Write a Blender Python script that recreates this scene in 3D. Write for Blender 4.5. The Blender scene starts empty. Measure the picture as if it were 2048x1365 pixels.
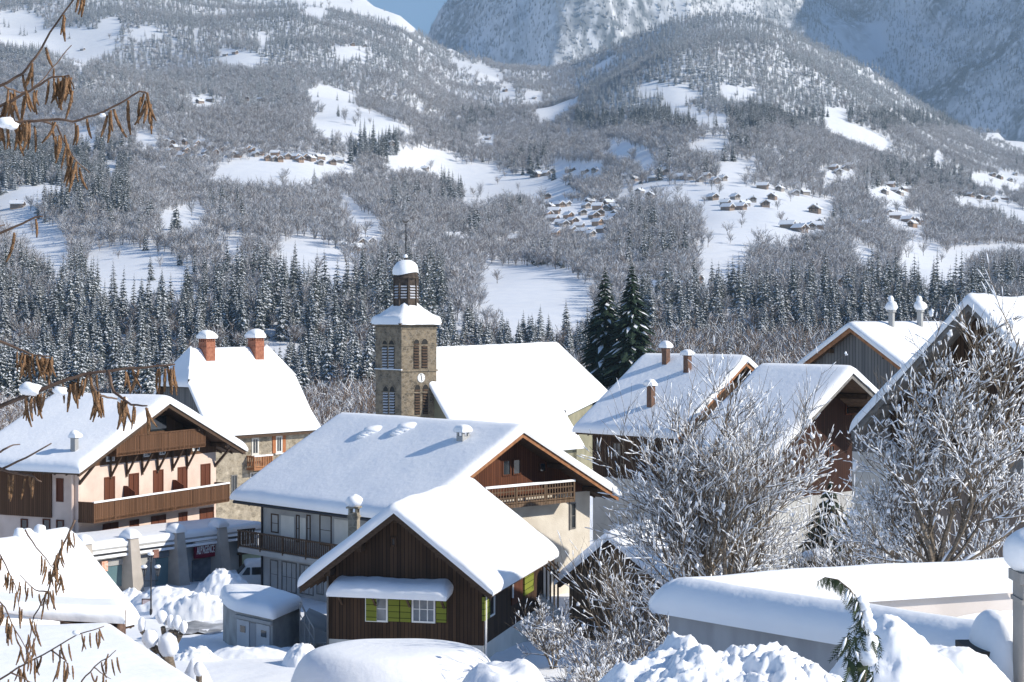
import bpy, bmesh, math, random
import numpy as np
from mathutils import Vector, Matrix, noise as mn
R_ = math.radians
SC = bpy.context.scene
COL = SC.collection
# ------------------------------------------------------------------ camera
F, HZ, CX = 3700.0, 620.0, 1024.0
cam = bpy.data.cameras.new('camera'); camo = bpy.data.objects.new('camera', cam); COL.objects.link(camo)
cam.sensor_width = 36.0; cam.lens = 36.0 * F / 2048.0
cam.shift_y = -(682.5 - HZ) / 2048.0
cam.clip_start = 0.1; cam.clip_end = 60000
camo.location = (0, 0, 0); camo.rotation_euler = (R_(90), 0, 0)
SC.camera = camo
# ------------------------------------------------------------------ world, sun, exposure
SUN_EL, SUN_AZ = 31.0, 103.5          # azimuth clockwise from +Y
w = bpy.data.worlds.new("World"); SC.world = w; w.use_nodes = True
nt = w.node_tree; nt.nodes.clear()
sky = nt.nodes.new('ShaderNodeTexSky'); sky.sky_type = 'NISHITA'; sky.sun_disc = False
sky.sun_elevation = R_(SUN_EL); sky.sun_rotation = R_(SUN_AZ); sky.altitude = 900; sky.air_density = 1.0; sky.dust_density = 0.1; sky.ozone_density = 5.0
bg = nt.nodes.new('ShaderNodeBackground'); bg.inputs[1].default_value = 0.125
wo = nt.nodes.new('ShaderNodeOutputWorld')
nt.links.new(sky.outputs[0], bg.inputs[0]); nt.links.new(bg.outputs[0], wo.inputs[0])
sd = bpy.data.lights.new('sun', 'SUN'); sd.energy = 5.0; sd.angle = R_(0.5); sd.color = (1.0, 0.925, 0.80)
so = bpy.data.objects.new('sun', sd); COL.objects.link(so)
az = R_(SUN_AZ); el = R_(SUN_EL)
SDIR = Vector((math.sin(az) * math.cos(el), math.cos(az) * math.cos(el), math.sin(el)))
so.rotation_euler = (-SDIR).to_track_quat('-Z', 'Y').to_euler()
so.location = (30, -10, 40)
SC.view_settings.view_transform = 'Standard'; SC.view_settings.look = 'None'
SC.view_settings.gamma = 1.0; SC.view_settings.exposure = 0.36
try:
    SC.cycles.volume_bounces = 0; SC.cycles.max_bounces = 5; SC.cycles.diffuse_bounces = 3
except Exception: pass

# ------------------------------------------------------------------ helpers
def px(u, v, d):
    return Vector(((u - CX) / F * d, d, (HZ - v) / F * d))
def N3(x, y, z=0.0, s=1.0):
    return mn.noise(Vector((x * s, y * s, z * s)))
class MB:
    def __init__(s): s.v = []; s.f = []; s.m = []
    def quad(s, a, b, c, d, mi=0):
        n = len(s.v); s.v += [tuple(a), tuple(b), tuple(c), tuple(d)]; s.f.append((n, n+1, n+2, n+3)); s.m.append(mi)
    def tri(s, a, b, c, mi=0):
        n = len(s.v); s.v += [tuple(a), tuple(b), tuple(c)]; s.f.append((n, n+1, n+2)); s.m.append(mi)
    def poly(s, pts, mi=0):
        n = len(s.v); s.v += [tuple(p) for p in pts]; s.f.append(tuple(range(n, n+len(pts)))); s.m.append(mi)
    def hexa(s, p, mi=0):   # p: 8 pts, bottom 4 then top 4
        n = len(s.v); s.v += [tuple(q) for q in p]
        for f in ((0,3,2,1),(4,5,6,7),(0,1,5,4),(1,2,6,5),(2,3,7,6),(3,0,4,7)):
            s.f.append(tuple(n+i for i in f)); s.m.append(mi)
    def box(s, x0, x1, y0, y1, z0, z1, mi=0):
        s.hexa([(x0,y0,z0),(x1,y0,z0),(x1,y1,z0),(x0,y1,z0),(x0,y0,z1),(x1,y0,z1),(x1,y1,z1),(x0,y1,z1)], mi)
    def prism(s, pts, off, mi=0):   # polygon pts extruded by vector off
        n = len(s.v); k = len(pts); o = Vector(off)
        s.v += [tuple(p) for p in pts] + [tuple(Vector(p) + o) for p in pts]
        s.f.append(tuple(range(n, n+k))[::-1]); s.m.append(mi)
        s.f.append(tuple(range(n+k, n+2*k))); s.m.append(mi)
        for i in range(k):
            j = (i+1) % k; s.f.append((n+i, n+j, n+k+j, n+k+i)); s.m.append(mi)
    def tube(s, pts, rad, sides=6, mi=0, cap=True):
        pts = [Vector(p) for p in pts]; n0 = len(s.v); k = len(pts)
        up = Vector((0.13, 0.21, 0.97))
        for i, p in enumerate(pts):
            t = (pts[min(i+1, k-1)] - pts[max(i-1, 0)])
            if t.length < 1e-9: t = Vector((0, 0, 1))
            t.normalize()
            a = t.cross(up)
            if a.length < .05: a = t.cross(Vector((1, 0, 0)))
            a.normalize(); b = t.cross(a)
            r = rad[i] if hasattr(rad, '__len__') else rad
            for j in range(sides):
                th = 2*math.pi*j/sides
                s.v.append(tuple(p + a*(r*math.cos(th)) + b*(r*math.sin(th))))
        for i in range(k-1):
            for j in range(sides):
                j2 = (j+1) % sides
                s.f.append((n0+i*sides+j, n0+i*sides+j2, n0+(i+1)*sides+j2, n0+(i+1)*sides+j)); s.m.append(mi)
        if cap:
            s.f.append(tuple(n0+j for j in range(sides))[::-1]); s.m.append(mi)
            s.f.append(tuple(n0+(k-1)*sides+j for j in range(sides))); s.m.append(mi)
    def lathe(s, prof, cx=0, cy=0, sides=16, mi=0, rot=0.0):  # prof: (r,z)
        n0 = len(s.v)
        for r, z in prof:
            for j in range(sides):
                th = rot + 2*math.pi*j/sides
                s.v.append((cx + r*math.cos(th), cy + r*math.sin(th), z))
        for i in range(len(prof)-1):
            for j in range(sides):
                j2 = (j+1) % sides
                s.f.append((n0+i*sides+j, n0+i*sides+j2, n0+(i+1)*sides+j2, n0+(i+1)*sides+j)); s.m.append(mi)
        s.f.append(tuple(n0+j for j in range(sides))[::-1]); s.m.append(mi)
        k = (len(prof)-1)*sides
        s.f.append(tuple(n0+k+j for j in range(sides))); s.m.append(mi)
    def blob(s, c, r, mi=0, lump=.25, nu=8, nv=6, seed=0, sq=(1,1,1)):
        n0 = len(s.v); c = Vector(c)
        for i in range(nv+1):
            ph = math.pi*i/nv
            for j in range(nu):
                th = 2*math.pi*j/nu
                d = Vector((math.sin(ph)*math.cos(th), math.sin(ph)*math.sin(th), math.cos(ph)))
                rr = r*(1 + lump*mn.noise(d*1.7 + Vector((seed*3.1, seed*1.7, seed))))
                s.v.append((c.x + d.x*rr*sq[0], c.y + d.y*rr*sq[1], c.z + d.z*rr*sq[2]))
        for i in range(nv):
            for j in range(nu):
                j2 = (j+1) % nu
                s.f.append((n0+i*nu+j, n0+(i+1)*nu+j, n0+(i+1)*nu+j2, n0+i*nu+j2)); s.m.append(mi)
    def mesh(s, name, mats, smooth=False, weld=0):
        me = bpy.data.meshes.new(name)
        me.from_pydata(s.v, [], s.f)
        if not isinstance(mats, (list, tuple)): mats = [mats]
        for m in mats: me.materials.append(m)
        if len(mats) > 1: me.polygons.foreach_set('material_index', s.m)
        if weld:
            b = bmesh.new(); b.from_mesh(me); bmesh.ops.remove_doubles(b, verts=b.verts, dist=weld)
            b.to_mesh(me); b.free()
        if smooth: me.polygons.foreach_set('use_smooth', [True]*len(me.polygons))
        me.update(); return me
    def obj(s, name, mats, parent=None, smooth=False, weld=0, loc=None):
        o = bpy.data.objects.new(name, s.mesh(name, mats, smooth, weld)); COL.objects.link(o)
        if parent is not None: o.parent = parent
        if loc is not None: o.location = loc
        return o
def tag(o, label=None, cat=None, group=None, kind=None):
    if label: o['label'] = label
    if cat: o['category'] = cat
    if group: o['group'] = group
    if kind: o['kind'] = kind
    return o
def thing(name, label, cat, loc, rz=0, group=None):
    o = bpy.data.objects.new(name, None); o.empty_display_size = .5; COL.objects.link(o)
    o.location = loc; o.rotation_euler = (0, 0, rz)
    return tag(o, label, cat, group)

# ------------------------------------------------------------------ materials
MATS = {}
def mat(name, c1, c2=None, scale=3.0, rough=.8, bump=0.0, bscale=None, stretch=(1,1,1), detail=4, c3=None, coord='Object', spec=.3, metal=0, brick=None, emit=None):
    if name in MATS: return MATS[name]
    m = bpy.data.materials.new(name); m.use_nodes = True; t = m.node_tree; L = t.links
    p = t.nodes['Principled BSDF']; p.inputs['Roughness'].default_value = rough
    p.inputs['Specular IOR Level'].default_value = spec; p.inputs['Metallic'].default_value = metal
    p.inputs['Base Color'].default_value = (*c1, 1)
    tc = t.nodes.new('ShaderNodeTexCoord'); mp = t.nodes.new('ShaderNodeMapping'); mp.inputs['Scale'].default_value = stretch
    L.new(tc.outputs[coord], mp.inputs[0])
    nz = t.nodes.new('ShaderNodeTexNoise'); nz.inputs['Scale'].default_value = scale; nz.inputs['Detail'].default_value = detail
    L.new(mp.outputs[0], nz.inputs['Vector'])
    if c2:
        r = t.nodes.new('ShaderNodeValToRGB'); r.color_ramp.elements[0].position = .35; r.color_ramp.elements[1].position = .65
        r.color_ramp.elements[0].color = (*c1, 1); r.color_ramp.elements[1].color = (*c2, 1)
        if c3: e = r.color_ramp.elements.new(.5); e.color = (*c3, 1)
        L.new(nz.outputs[0], r.inputs[0]); out = r.outputs[0]
        if brick:
            vo = t.nodes.new('ShaderNodeTexVoronoi'); vo.feature = 'DISTANCE_TO_EDGE'; vo.inputs['Scale'].default_value = brick[0]
            mp2 = t.nodes.new('ShaderNodeMapping'); mp2.inputs['Scale'].default_value = (1, 1, 1.7); L.new(tc.outputs[coord], mp2.inputs[0]); L.new(mp2.outputs[0], vo.inputs['Vector'])
            v2 = t.nodes.new('ShaderNodeTexVoronoi'); v2.inputs['Scale'].default_value = brick[0]; L.new(mp2.outputs[0], v2.inputs['Vector'])
            r2 = t.nodes.new('ShaderNodeValToRGB'); r2.color_ramp.elements[0].position = 0.02; r2.color_ramp.elements[1].position = .09
            L.new(vo.outputs['Distance'], r2.inputs[0])
            hs = t.nodes.new('ShaderNodeMixRGB'); hs.blend_type = 'MULTIPLY'; hs.inputs[0].default_value = .55; L.new(out, hs.inputs[1])
            bw = t.nodes.new('ShaderNodeRGBToBW'); L.new(v2.outputs['Color'], bw.inputs[0]); L.new(bw.outputs[0], hs.inputs[2])
            mx = t.nodes.new('ShaderNodeMixRGB'); mx.inputs[1].default_value = (*brick[1], 1); L.new(r2.outputs[0], mx.inputs[0]); L.new(hs.outputs[0], mx.inputs[2])
            out = mx.outputs[0]
        L.new(out, p.inputs['Base Color'])
    if bump:
        nb = t.nodes.new('ShaderNodeTexNoise'); nb.inputs['Scale'].default_value = bscale or scale*3; nb.inputs['Detail'].default_value = 6
        L.new(mp.outputs[0], nb.inputs['Vector'])
        b = t.nodes.new('ShaderNodeBump'); b.inputs['Strength'].default_value = bump; b.inputs['Distance'].default_value = .1
        L.new(nb.outputs[0], b.inputs['Height']); L.new(b.outputs[0], p.inputs['Normal'])
    if emit:
        p.inputs['Emission Color'].default_value = (*emit[0], 1); p.inputs['Emission Strength'].default_value = emit[1]
    MATS[name] = m; return m
def boards(name, c1, c2, freq=6.0, axis='X', rough=.85):
    """planks: dark joint lines plus per-board colour along one object axis"""
    if name in MATS: return MATS[name]
    m = bpy.data.materials.new(name); m.use_nodes = True; t = m.node_tree; L = t.links
    p = t.nodes['Principled BSDF']; p.inputs['Roughness'].default_value = rough; p.inputs['Specular IOR Level'].default_value = .2
    tc = t.nodes.new('ShaderNodeTexCoord'); sp = t.nodes.new('ShaderNodeSeparateXYZ'); L.new(tc.outputs['Object'], sp.inputs[0])
    if axis == 'Z': src = sp.outputs['Z']
    else:
        ad = t.nodes.new('ShaderNodeMath'); ad.operation = 'ADD'; L.new(sp.outputs['X'], ad.inputs[0]); L.new(sp.outputs['Y'], ad.inputs[1]); src = ad.outputs[0]
    ml = t.nodes.new('ShaderNodeMath'); ml.operation = 'MULTIPLY'; ml.inputs[1].default_value = freq; L.new(src, ml.inputs[0])
    fl = t.nodes.new('ShaderNodeMath'); fl.operation = 'FLOOR'; L.new(ml.outputs[0], fl.inputs[0])
    fr = t.nodes.new('ShaderNodeMath'); fr.operation = 'FRACT'; L.new(ml.outputs[0], fr.inputs[0])
    wn = t.nodes.new('ShaderNodeTexWhiteNoise'); wn.noise_dimensions = '1D'; L.new(fl.outputs[0], wn.inputs['W'])
    nz = t.nodes.new('ShaderNodeTexNoise'); mp = t.nodes.new('ShaderNodeMapping')
    mp.inputs['Scale'].default_value = (6, 6, .6) if axis != 'Z' else (.6, .6, 6)
    L.new(tc.outputs['Object'], mp.inputs[0]); L.new(mp.outputs[0], nz.inputs['Vector']); nz.inputs['Scale'].default_value = 1.5; nz.inputs['Detail'].default_value = 5
    av = t.nodes.new('ShaderNodeMath'); av.operation = 'ADD'; L.new(wn.outputs[0], av.inputs[0]); L.new(nz.outputs[0], av.inputs[1])
    hv = t.nodes.new('ShaderNodeMath'); hv.operation = 'MULTIPLY'; hv.inputs[1].default_value = .5; L.new(av.outputs[0], hv.inputs[0])
    mx = t.nodes.new('ShaderNodeMixRGB'); mx.inputs[1].default_value = (*c1, 1); mx.inputs[2].default_value = (*c2, 1); L.new(hv.outputs[0], mx.inputs[0])
    gp = t.nodes.new('ShaderNodeMath'); gp.operation = 'GREATER_THAN'; gp.inputs[1].default_value = .12; L.new(fr.outputs[0], gp.inputs[0])
    m2 = t.nodes.new('ShaderNodeMixRGB'); m2.inputs[1].default_value = (c1[0]*.3, c1[1]*.3, c1[2]*.3, 1); L.new(gp.outputs[0], m2.inputs[0]); L.new(mx.outputs[0], m2.inputs[2])
    L.new(m2.outputs[0], p.inputs['Base Color'])
    MATS[name] = m; return m
def mixmat(name, cols, weights=None, rough=.9):
    """small-leaf material: colour picked per instance by object random"""
    m = bpy.data.materials.new(name); m.use_nodes = True; t = m.node_tree
    p = t.nodes['Principled BSDF']; p.inputs['Roughness'].default_value = rough; p.inputs['Specular IOR Level'].default_value = .1
    oi = t.nodes.new('ShaderNodeObjectInfo'); r = t.nodes.new('ShaderNodeValToRGB')
    r.color_ramp.elements[0].color = (*cols[0], 1); r.color_ramp.elements[1].color = (*cols[-1], 1)
    for i, c in enumerate(cols[1:-1]):
        e = r.color_ramp.elements.new((i+1)/(len(cols)-1)); e.color = (*c, 1)
    t.links.new(oi.outputs['Random'], r.inputs[0]); t.links.new(r.outputs[0], p.inputs['Base Color'])
    return m

SNOW = mat('snow', (.80,.82,.86), (.86,.87,.89), scale=.5, rough=.55, bump=.25, bscale=3.0, spec=.25)
SNOWR = mat('snow_rough', (.80,.82,.86), (.86,.87,.89), scale=.8, rough=.6, bump=.9, bscale=5.0, spec=.2)
FROST = mat('frost', (.66,.67,.70), rough=.8, spec=.1)
DARKW = boards('dark_boards', (.022,.014,.010), (.095,.055,.033), 6.5)
BROWNW = boards('brown_boards', (.075,.038,.020), (.16,.082,.045), 7)
REDW = boards('red_boards', (.065,.024,.013), (.14,.052,.027), 6)
GREYW = boards('grey_boards', (.10,.10,.105), (.21,.205,.20), 4.5)
HBOARD = boards('weathered_boards', (.10,.065,.04), (.2,.135,.09), 5)
TIMBER = mat('timber', (.05,.030,.018), (.09,.055,.034), scale=4, stretch=(1,1,4))
FASCIA = mat('fascia', (.25,.11,.05), (.36,.17,.08), scale=4)
GREYT = mat('grey_timber', (.13,.125,.12), (.2,.19,.18), scale=4)
PINK = mat('pink_plaster', (.58,.45,.385), (.70,.56,.48), scale=.9, bump=.15, bscale=20, detail=8)
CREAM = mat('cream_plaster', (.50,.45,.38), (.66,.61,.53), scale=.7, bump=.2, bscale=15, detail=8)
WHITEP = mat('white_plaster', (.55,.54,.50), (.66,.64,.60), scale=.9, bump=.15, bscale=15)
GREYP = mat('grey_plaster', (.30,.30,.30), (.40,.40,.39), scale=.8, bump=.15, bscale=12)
STONE = mat('rubble_stone', (.26,.22,.16), (.48,.42,.33), scale=2.2, bump=.4, bscale=9, brick=(2.6, (.30,.26,.2)))
TSTONE = mat('tower_stone', (.115,.096,.072), (.30,.24,.165), scale=1.2, bump=.35, bscale=7, brick=(2.6, (.20,.17,.13)), c3=(.22,.175,.12))
BRICK = mat('red_brick', (.24,.085,.05), (.36,.15,.09), scale=5, bump=.2)
GLASS = mat('window_glass', (.02,.025,.03), rough=.08, spec=.8)
GLASSC = mat('curtained_glass', (.10,.12,.14), (.22,.24,.27), scale=1.5, rough=.12, spec=.7)
SHUTB = boards('brown_shutter', (.10,.035,.02), (.16,.055,.03), 9)
SHUTR = mat('russet_shutter', (.30,.11,.04), (.36,.14,.06), scale=3)
GREEN = boards('green_shutter', (.14,.165,.025), (.22,.245,.04), 4, axis='Z')
WHITE = mat('white_paint', (.75,.75,.74), rough=.5)
DMETAL = mat('dark_metal', (.035,.035,.04), rough=.5, metal=.3)
BARK = mat('bark', (.085,.066,.048), (.20,.16,.12), scale=8, stretch=(1,1,3))
COPPER = mat('lantern_timber', (.03,.022,.018), (.075,.055,.042), scale=3)
print('p1 ok')
# ------------------------------------------------------------------ terrain
def interp(x, xs, ys): return float(np.interp(x, xs, ys))
CRU = [-3000,-600,0,600,700,800,850,900,1000,1100,1150,1260,1350,1440,1530,1700,1850,1960,2048,2200,3000,5000]
CRV = [-260,-160,-80,-34,-8,30,75,108,132,142,128,76,40,30,44,120,215,272,305,370,520,570]
ND = [0,8,15,25,40,58,68,76,80,85,95,135,230,330,420,500,560,600]
NZ_ = [-3.2,-4.2,-5.2,-7.2,-10.5,-13.6,-13.8,-14.05,-14.4,-14.95,-15.75,-15.9,-19,-22,-22,-17,-7,1.6]
LN = math.log
def ground(x, y):
    y = max(y, .0)
    z1 = interp(y, ND, NZ_)
    if y < 540:
        if y > 150: z1 += 1.6*N3(x, y, 0, .012)
        elif y > 20: z1 += .25*N3(x, y, 0, .12) + (.10*N3(x, y*1.6, 4, .7) + .05*N3(x, y, 4, 2.1) if 60 < y < 100 else 0)
        return z1
    u = CX + F*x/max(y, 1)
    vc = interp(u, CRU, CRV); dc = 3000 - 500*math.exp(-((u-1450)/420)**2)
    if y <= dc:
        s = max(0, LN(y/600)/LN(dc/600))
        # terraces: hillside rolls
        roll = .055*math.sin(2*math.pi*(s*3.1 + .55*math.sin(u*.0031)+.2))*min(1, s*6)*min(1, (1-s)*5)
        v = 610 + (vc-610)*(s**.93 + roll*.55)
        z = (HZ-v)/F*y
    else:
        zc = (HZ-vc)/F*dc
        z = zc - (y-dc)*.30 - ((y-dc)**2)*.0003
        z = max(z, -250)
    a = min(1, max(0, (y-640)/500))*min(1, abs(dc-y)/300 if y < dc else 1)
    z += a*(.011*y*N3(x, y, 3, 1/260.) + .006*y*N3(x, y, 9, 1/110.))
    t = min(1, max(0, (y-540)/60)); return z1*(1-t) + z*t
def grid_mesh(name, xs_fn, ys, nk, fn, mats, matfn=None):
    ks = np.linspace(-1, 1, nk); V = []
    for y in ys:
        for k in ks:
            x = xs_fn(k, y); V.append((x, y, fn(x, y)))
    nr = len(ys); F_ = []
    for i in range(nr-1):
        for j in range(nk-1):
            a = i*nk+j; F_.append((a, a+1, a+nk+1, a+nk))
    me = bpy.data.meshes.new(name); me.from_pydata(V, [], F_)
    for m in mats: me.materials.append(m)
    me.polygons.foreach_set('use_smooth', [True]*len(F_)); me.update()
    o = bpy.data.objects.new(name, me); COL.objects.link(o); return o
ys = list(np.linspace(-30, 56, 50)) + list(np.linspace(58, 150, 80)) + list(np.geomspace(153, 3900, 300))
GSNOW = mat('ground_snow', (.80,.82,.86), (.86,.87,.89), scale=.2, rough=.6, bump=.5, bscale=1.2, spec=.2)
g = grid_mesh('ground', lambda k, y: k*(60 + .62*max(y, 0)), ys, 330, ground, [GSNOW]); tag(g, kind='structure')

# far mountains: snow, rock and forest, as one massif
def mountain(x, y):
    q = (x*3700/4600.)     # ~ u offset at 4600
    # spur ridge line running towards the camera, at x ~ 90
    wob = 60*N3(x, y, 2, 1/700.)
    d1 = (x - 130 - (y-4300)*.10 + wob)
    h1 = 800 + min(y-4300, 700)*.62 - max(0, 4300-y)*.9 - (1.15*abs(d1) if d1 < 0 else .62*d1)
    # right massif, falls to the left
    h2 = -150 + 1.15*(x-500) + (y-4200)*.45 + 70*N3(x*1.2+900, y*.5, 5, 1/420.)
    # left far slope
    h3 = 430 - max(0, 4300-y)*.9 + .5*(-x-330) + min(y-5200, 300)*.35
    z = max(h1, h2, h3)
    k = 60.
    z = k*math.log(sum(math.exp((h-z)/k) for h in (h1, h2, h3))) + z
    rid = 0
    for o_, (s, a) in enumerate(((1/420., 120), (1/170., 50), (1/70., 18))):
        rid += a*(1 - 2*abs(mn.noise(Vector((x*s*1.3 + o_*7, y*s*.5, z*s*.35)))))
    z += (rid - 60)*(.45 if x > 420 else .8)
    z = max(z, -250)
    return 1250 + 90*math.tanh((z-1250)/90.) if z > 1250 else z
MTN = bpy.data.materials.new('mountain_snow_rock'); MTN.use_nodes = True
t = MTN.node_tree; L = t.links; p = t.nodes['Principled BSDF']; p.inputs['Roughness'].default_value = .9; p.inputs['Specular IOR Level'].default_value = .1
tc = t.nodes.new('ShaderNodeTexCoord'); mp = t.nodes.new('ShaderNodeMapping'); mp.inputs['Scale'].default_value = (1, .6, .35); L.new(tc.outputs['Object'], mp.inputs[0])
n1 = t.nodes.new('ShaderNodeTexNoise'); n1.inputs['Scale'].default_value = .006; n1.inputs['Detail'].default_value = 8; L.new(mp.outputs[0], n1.inputs['Vector'])
n2 = t.nodes.new('ShaderNodeTexNoise'); n2.inputs['Scale'].default_value = .06; n2.inputs['Detail'].default_value = 5; L.new(mp.outputs[0], n2.inputs['Vector'])
r1 = t.nodes.new('ShaderNodeValToRGB'); r1.color_ramp.elements[0].position = .40; r1.color_ramp.elements[1].position = .62; L.new(n1.outputs[0], r1.inputs[0])
r2 = t.nodes.new('ShaderNodeValToRGB'); r2.color_ramp.elements[0].position = .34; r2.color_ramp.elements[1].position = .54; L.new(n2.outputs[0], r2.inputs[0])
mu = t.nodes.new('ShaderNodeMath'); mu.operation = 'MULTIPLY'; L.new(r1.outputs[0], mu.inputs[0]); L.new(r2.outputs[0], mu.inputs[1])
mx = t.nodes.new('ShaderNodeMixRGB'); L.new(mu.outputs[0], mx.inputs[0]); mx.inputs[1].default_value = (.80,.82,.86,1); mx.inputs[2].default_value = (.14,.16,.18,1)
L.new(mx.outputs[0], p.inputs['Base Color'])
mo = grid_mesh('mountains', lambda k, y: 300 + k*2600, list(np.linspace(3300, 7200, 280)), 380, mountain, [MTN]); tag(mo, kind='structure')

# ------------------------------------------------------------------ tree meshes
def rv(rng, a, b): return a + (b-a)*rng.random()
FIR = mixmat('fir_needles', [(.065,.08,.075), (.11,.125,.12), (.085,.105,.11), (.15,.155,.145)])
TWIG = mixmat('twig_bark', [(.19,.175,.17), (.25,.22,.21), (.29,.25,.23), (.20,.20,.205)])
TWIGB = mixmat('twig_bark_warm', [(.17,.12,.09), (.22,.16,.12), (.15,.115,.095)])
TSNOW = mat('tree_snow', (.80,.82,.86), rough=.7, spec=.1)
def conifer(seed, h=16., r=3.2, tiers=16, per=9, snow=.8, mats=None, tilt=.5, wk=1.0):
    rng = random.Random(seed); m = MB()
    m.tube([(0,0,-1.5), (0,0,h*.5), (0,0,h)], [.22, .13, .02], 4, 2)
    for i in range(tiers):
        f = i/(tiers-1.); z = h*(.10 + .87*f); rr = r*((1-f)**.8)*rv(rng, .85, 1.15) + .12
        n = max(4, int(per*(1-f*.45)))
        a0 = rng.random()*6.28
        for j in range(n):
            a = a0 + 6.283*j/n + rv(rng, -.25, .25); L_ = rr*rv(rng, .7, 1.15)
            zz = z + rv(rng, -.3, .3)*h/tiers
            ca, sa = math.cos(a), math.sin(a); w_ = (L_*.30 + .12)*wk
            dr = tilt*L_*rv(rng, .7, 1.2)
            def P(q, s_, up=0): return (ca*L_*q - sa*s_, sa*L_*q + ca*s_, zz - dr*q*q*.9 + up - abs(s_)*.35)
            pts = (0.0, .55, 1.0); ws = (.25*w_, w_, .12*w_)
            for k in range(2):
                q0, q1, w0, w1 = pts[k], pts[k+1], ws[k], ws[k+1]
                m.quad(P(q0,-w0), P(q1,-w1), P(q1,0), P(q0,0), 0); m.quad(P(q0,0), P(q1,0), P(q1,w1), P(q0,w0), 0)
            if rng.random() < snow:
                q0 = rv(rng, .15, .4); q1 = rv(rng, .8, 1.02); s_ = w_*rv(rng, .35, .75); u_ = .06 + .012*L_
                qm = (q0+q1)/2
                m.tri(P(q0,0,u_), P(qm,-s_,u_), P(qm,s_,u_+.02), 1); m.tri(P(qm,-s_,u_), P(q1,0,u_), P(qm,s_,u_+.02), 1)
    return m.mesh('conifer', mats or [FIR, TSNOW, BARK])
def bare(seed, h=12., wd=4.5, n=260, frost=.45, tw=.09, mats=None, thin=1.0):
    rng = random.Random(seed); m = MB()
    def strip(a, b, w0, w1, mi):
        t_ = b - a; s_ = t_.cross(Vector((rv(rng,-1,1), rv(rng,-1,1), rv(rng,-1,1))))
        if s_.length < 1e-6: return
        s_.normalize(); m.quad(a - s_*w0, a + s_*w0, b + s_*w1, b - s_*w1, mi)
    stems = rng.choice((1, 2, 3)); tops = []
    for i in range(stems):
        a = Vector((rv(rng,-.3,.3), rv(rng,-.3,.3), -1)); b = Vector((rv(rng,-1,1)*wd*.15*stems, rv(rng,-1,1)*wd*.15*stems, h*.45))
        m.tube([a, b], [.20*thin, .12*thin], 3, 0, False); tops.append((a, b))
    limbs = []
    for i in range(int(n*.10)):
        a, b = rng.choice(tops); p0 = a.lerp(b, rv(rng, .45, 1.)); an = rng.random()*6.28; e = rv(rng, .25, 1.15)
        L_ = rv(rng, .3, .55)*h
        d_ = Vector((math.cos(an)*math.cos(e)*wd*2.1/h, math.sin(an)*math.cos(e)*wd*2.1/h, math.sin(e)))
        p1 = p0 + d_*L_; p1.z = min(p1.z, h*.98); strip(p0, p1, .09*thin, .04*thin, 0); limbs.append((p0, p1))
    for i in range(n):
        a, b = rng.choice(limbs); p0 = a.lerp(b, rv(rng, .2, 1.)); out = Vector((p0.x, p0.y, 0))
        if out.length > .01: out.normalize()
        d_ = out*rv(rng, 0, .8) + Vector((rv(rng,-.6,.6), rv(rng,-.6,.6), rv(rng, .1, 1.2)))
        d_.normalize(); L_ = rv(rng, .08, .2)*h
        strip(p0, p0 + d_*L_, tw*rv(rng,.5,1.2), tw*.35, 1 if rng.random() < frost else 0)
    return m.mesh('bare_tree', mats or [TWIG, FROST])
CON = [conifer(s, 16+2*(s%3), 3.0+.4*(s%2), 15, 8, snow=.75) for s in range(4)]
FIRW = mixmat('frosted_needles', [(.34,.36,.38), (.42,.45,.47), (.27,.30,.32)])
CONW = [conifer(20+s, 15, 2.7, 11, 7, snow=1.0, mats=[FIRW, TSNOW, BARK]) for s in range(3)]
CONN = [conifer(40+s, 16+1.6*s, 3.7+.3*(s%2), 22, 13, snow=1.0, wk=.9) for s in range(4)]
BARE = [bare(s, 11+1.5*(s%3), 4.2+.5*(s%2), 230, .42, .085) for s in range(5)]
BAREW = [bare(30+s, 11, 4.2, 220, .72, .09) for s in range(3)]
BAREB = [bare(60+s, 8+1.2*(s%3), 4.0, 620, .40, .045, [TWIGB, TSNOW], .6) for s in range(5)]

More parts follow.
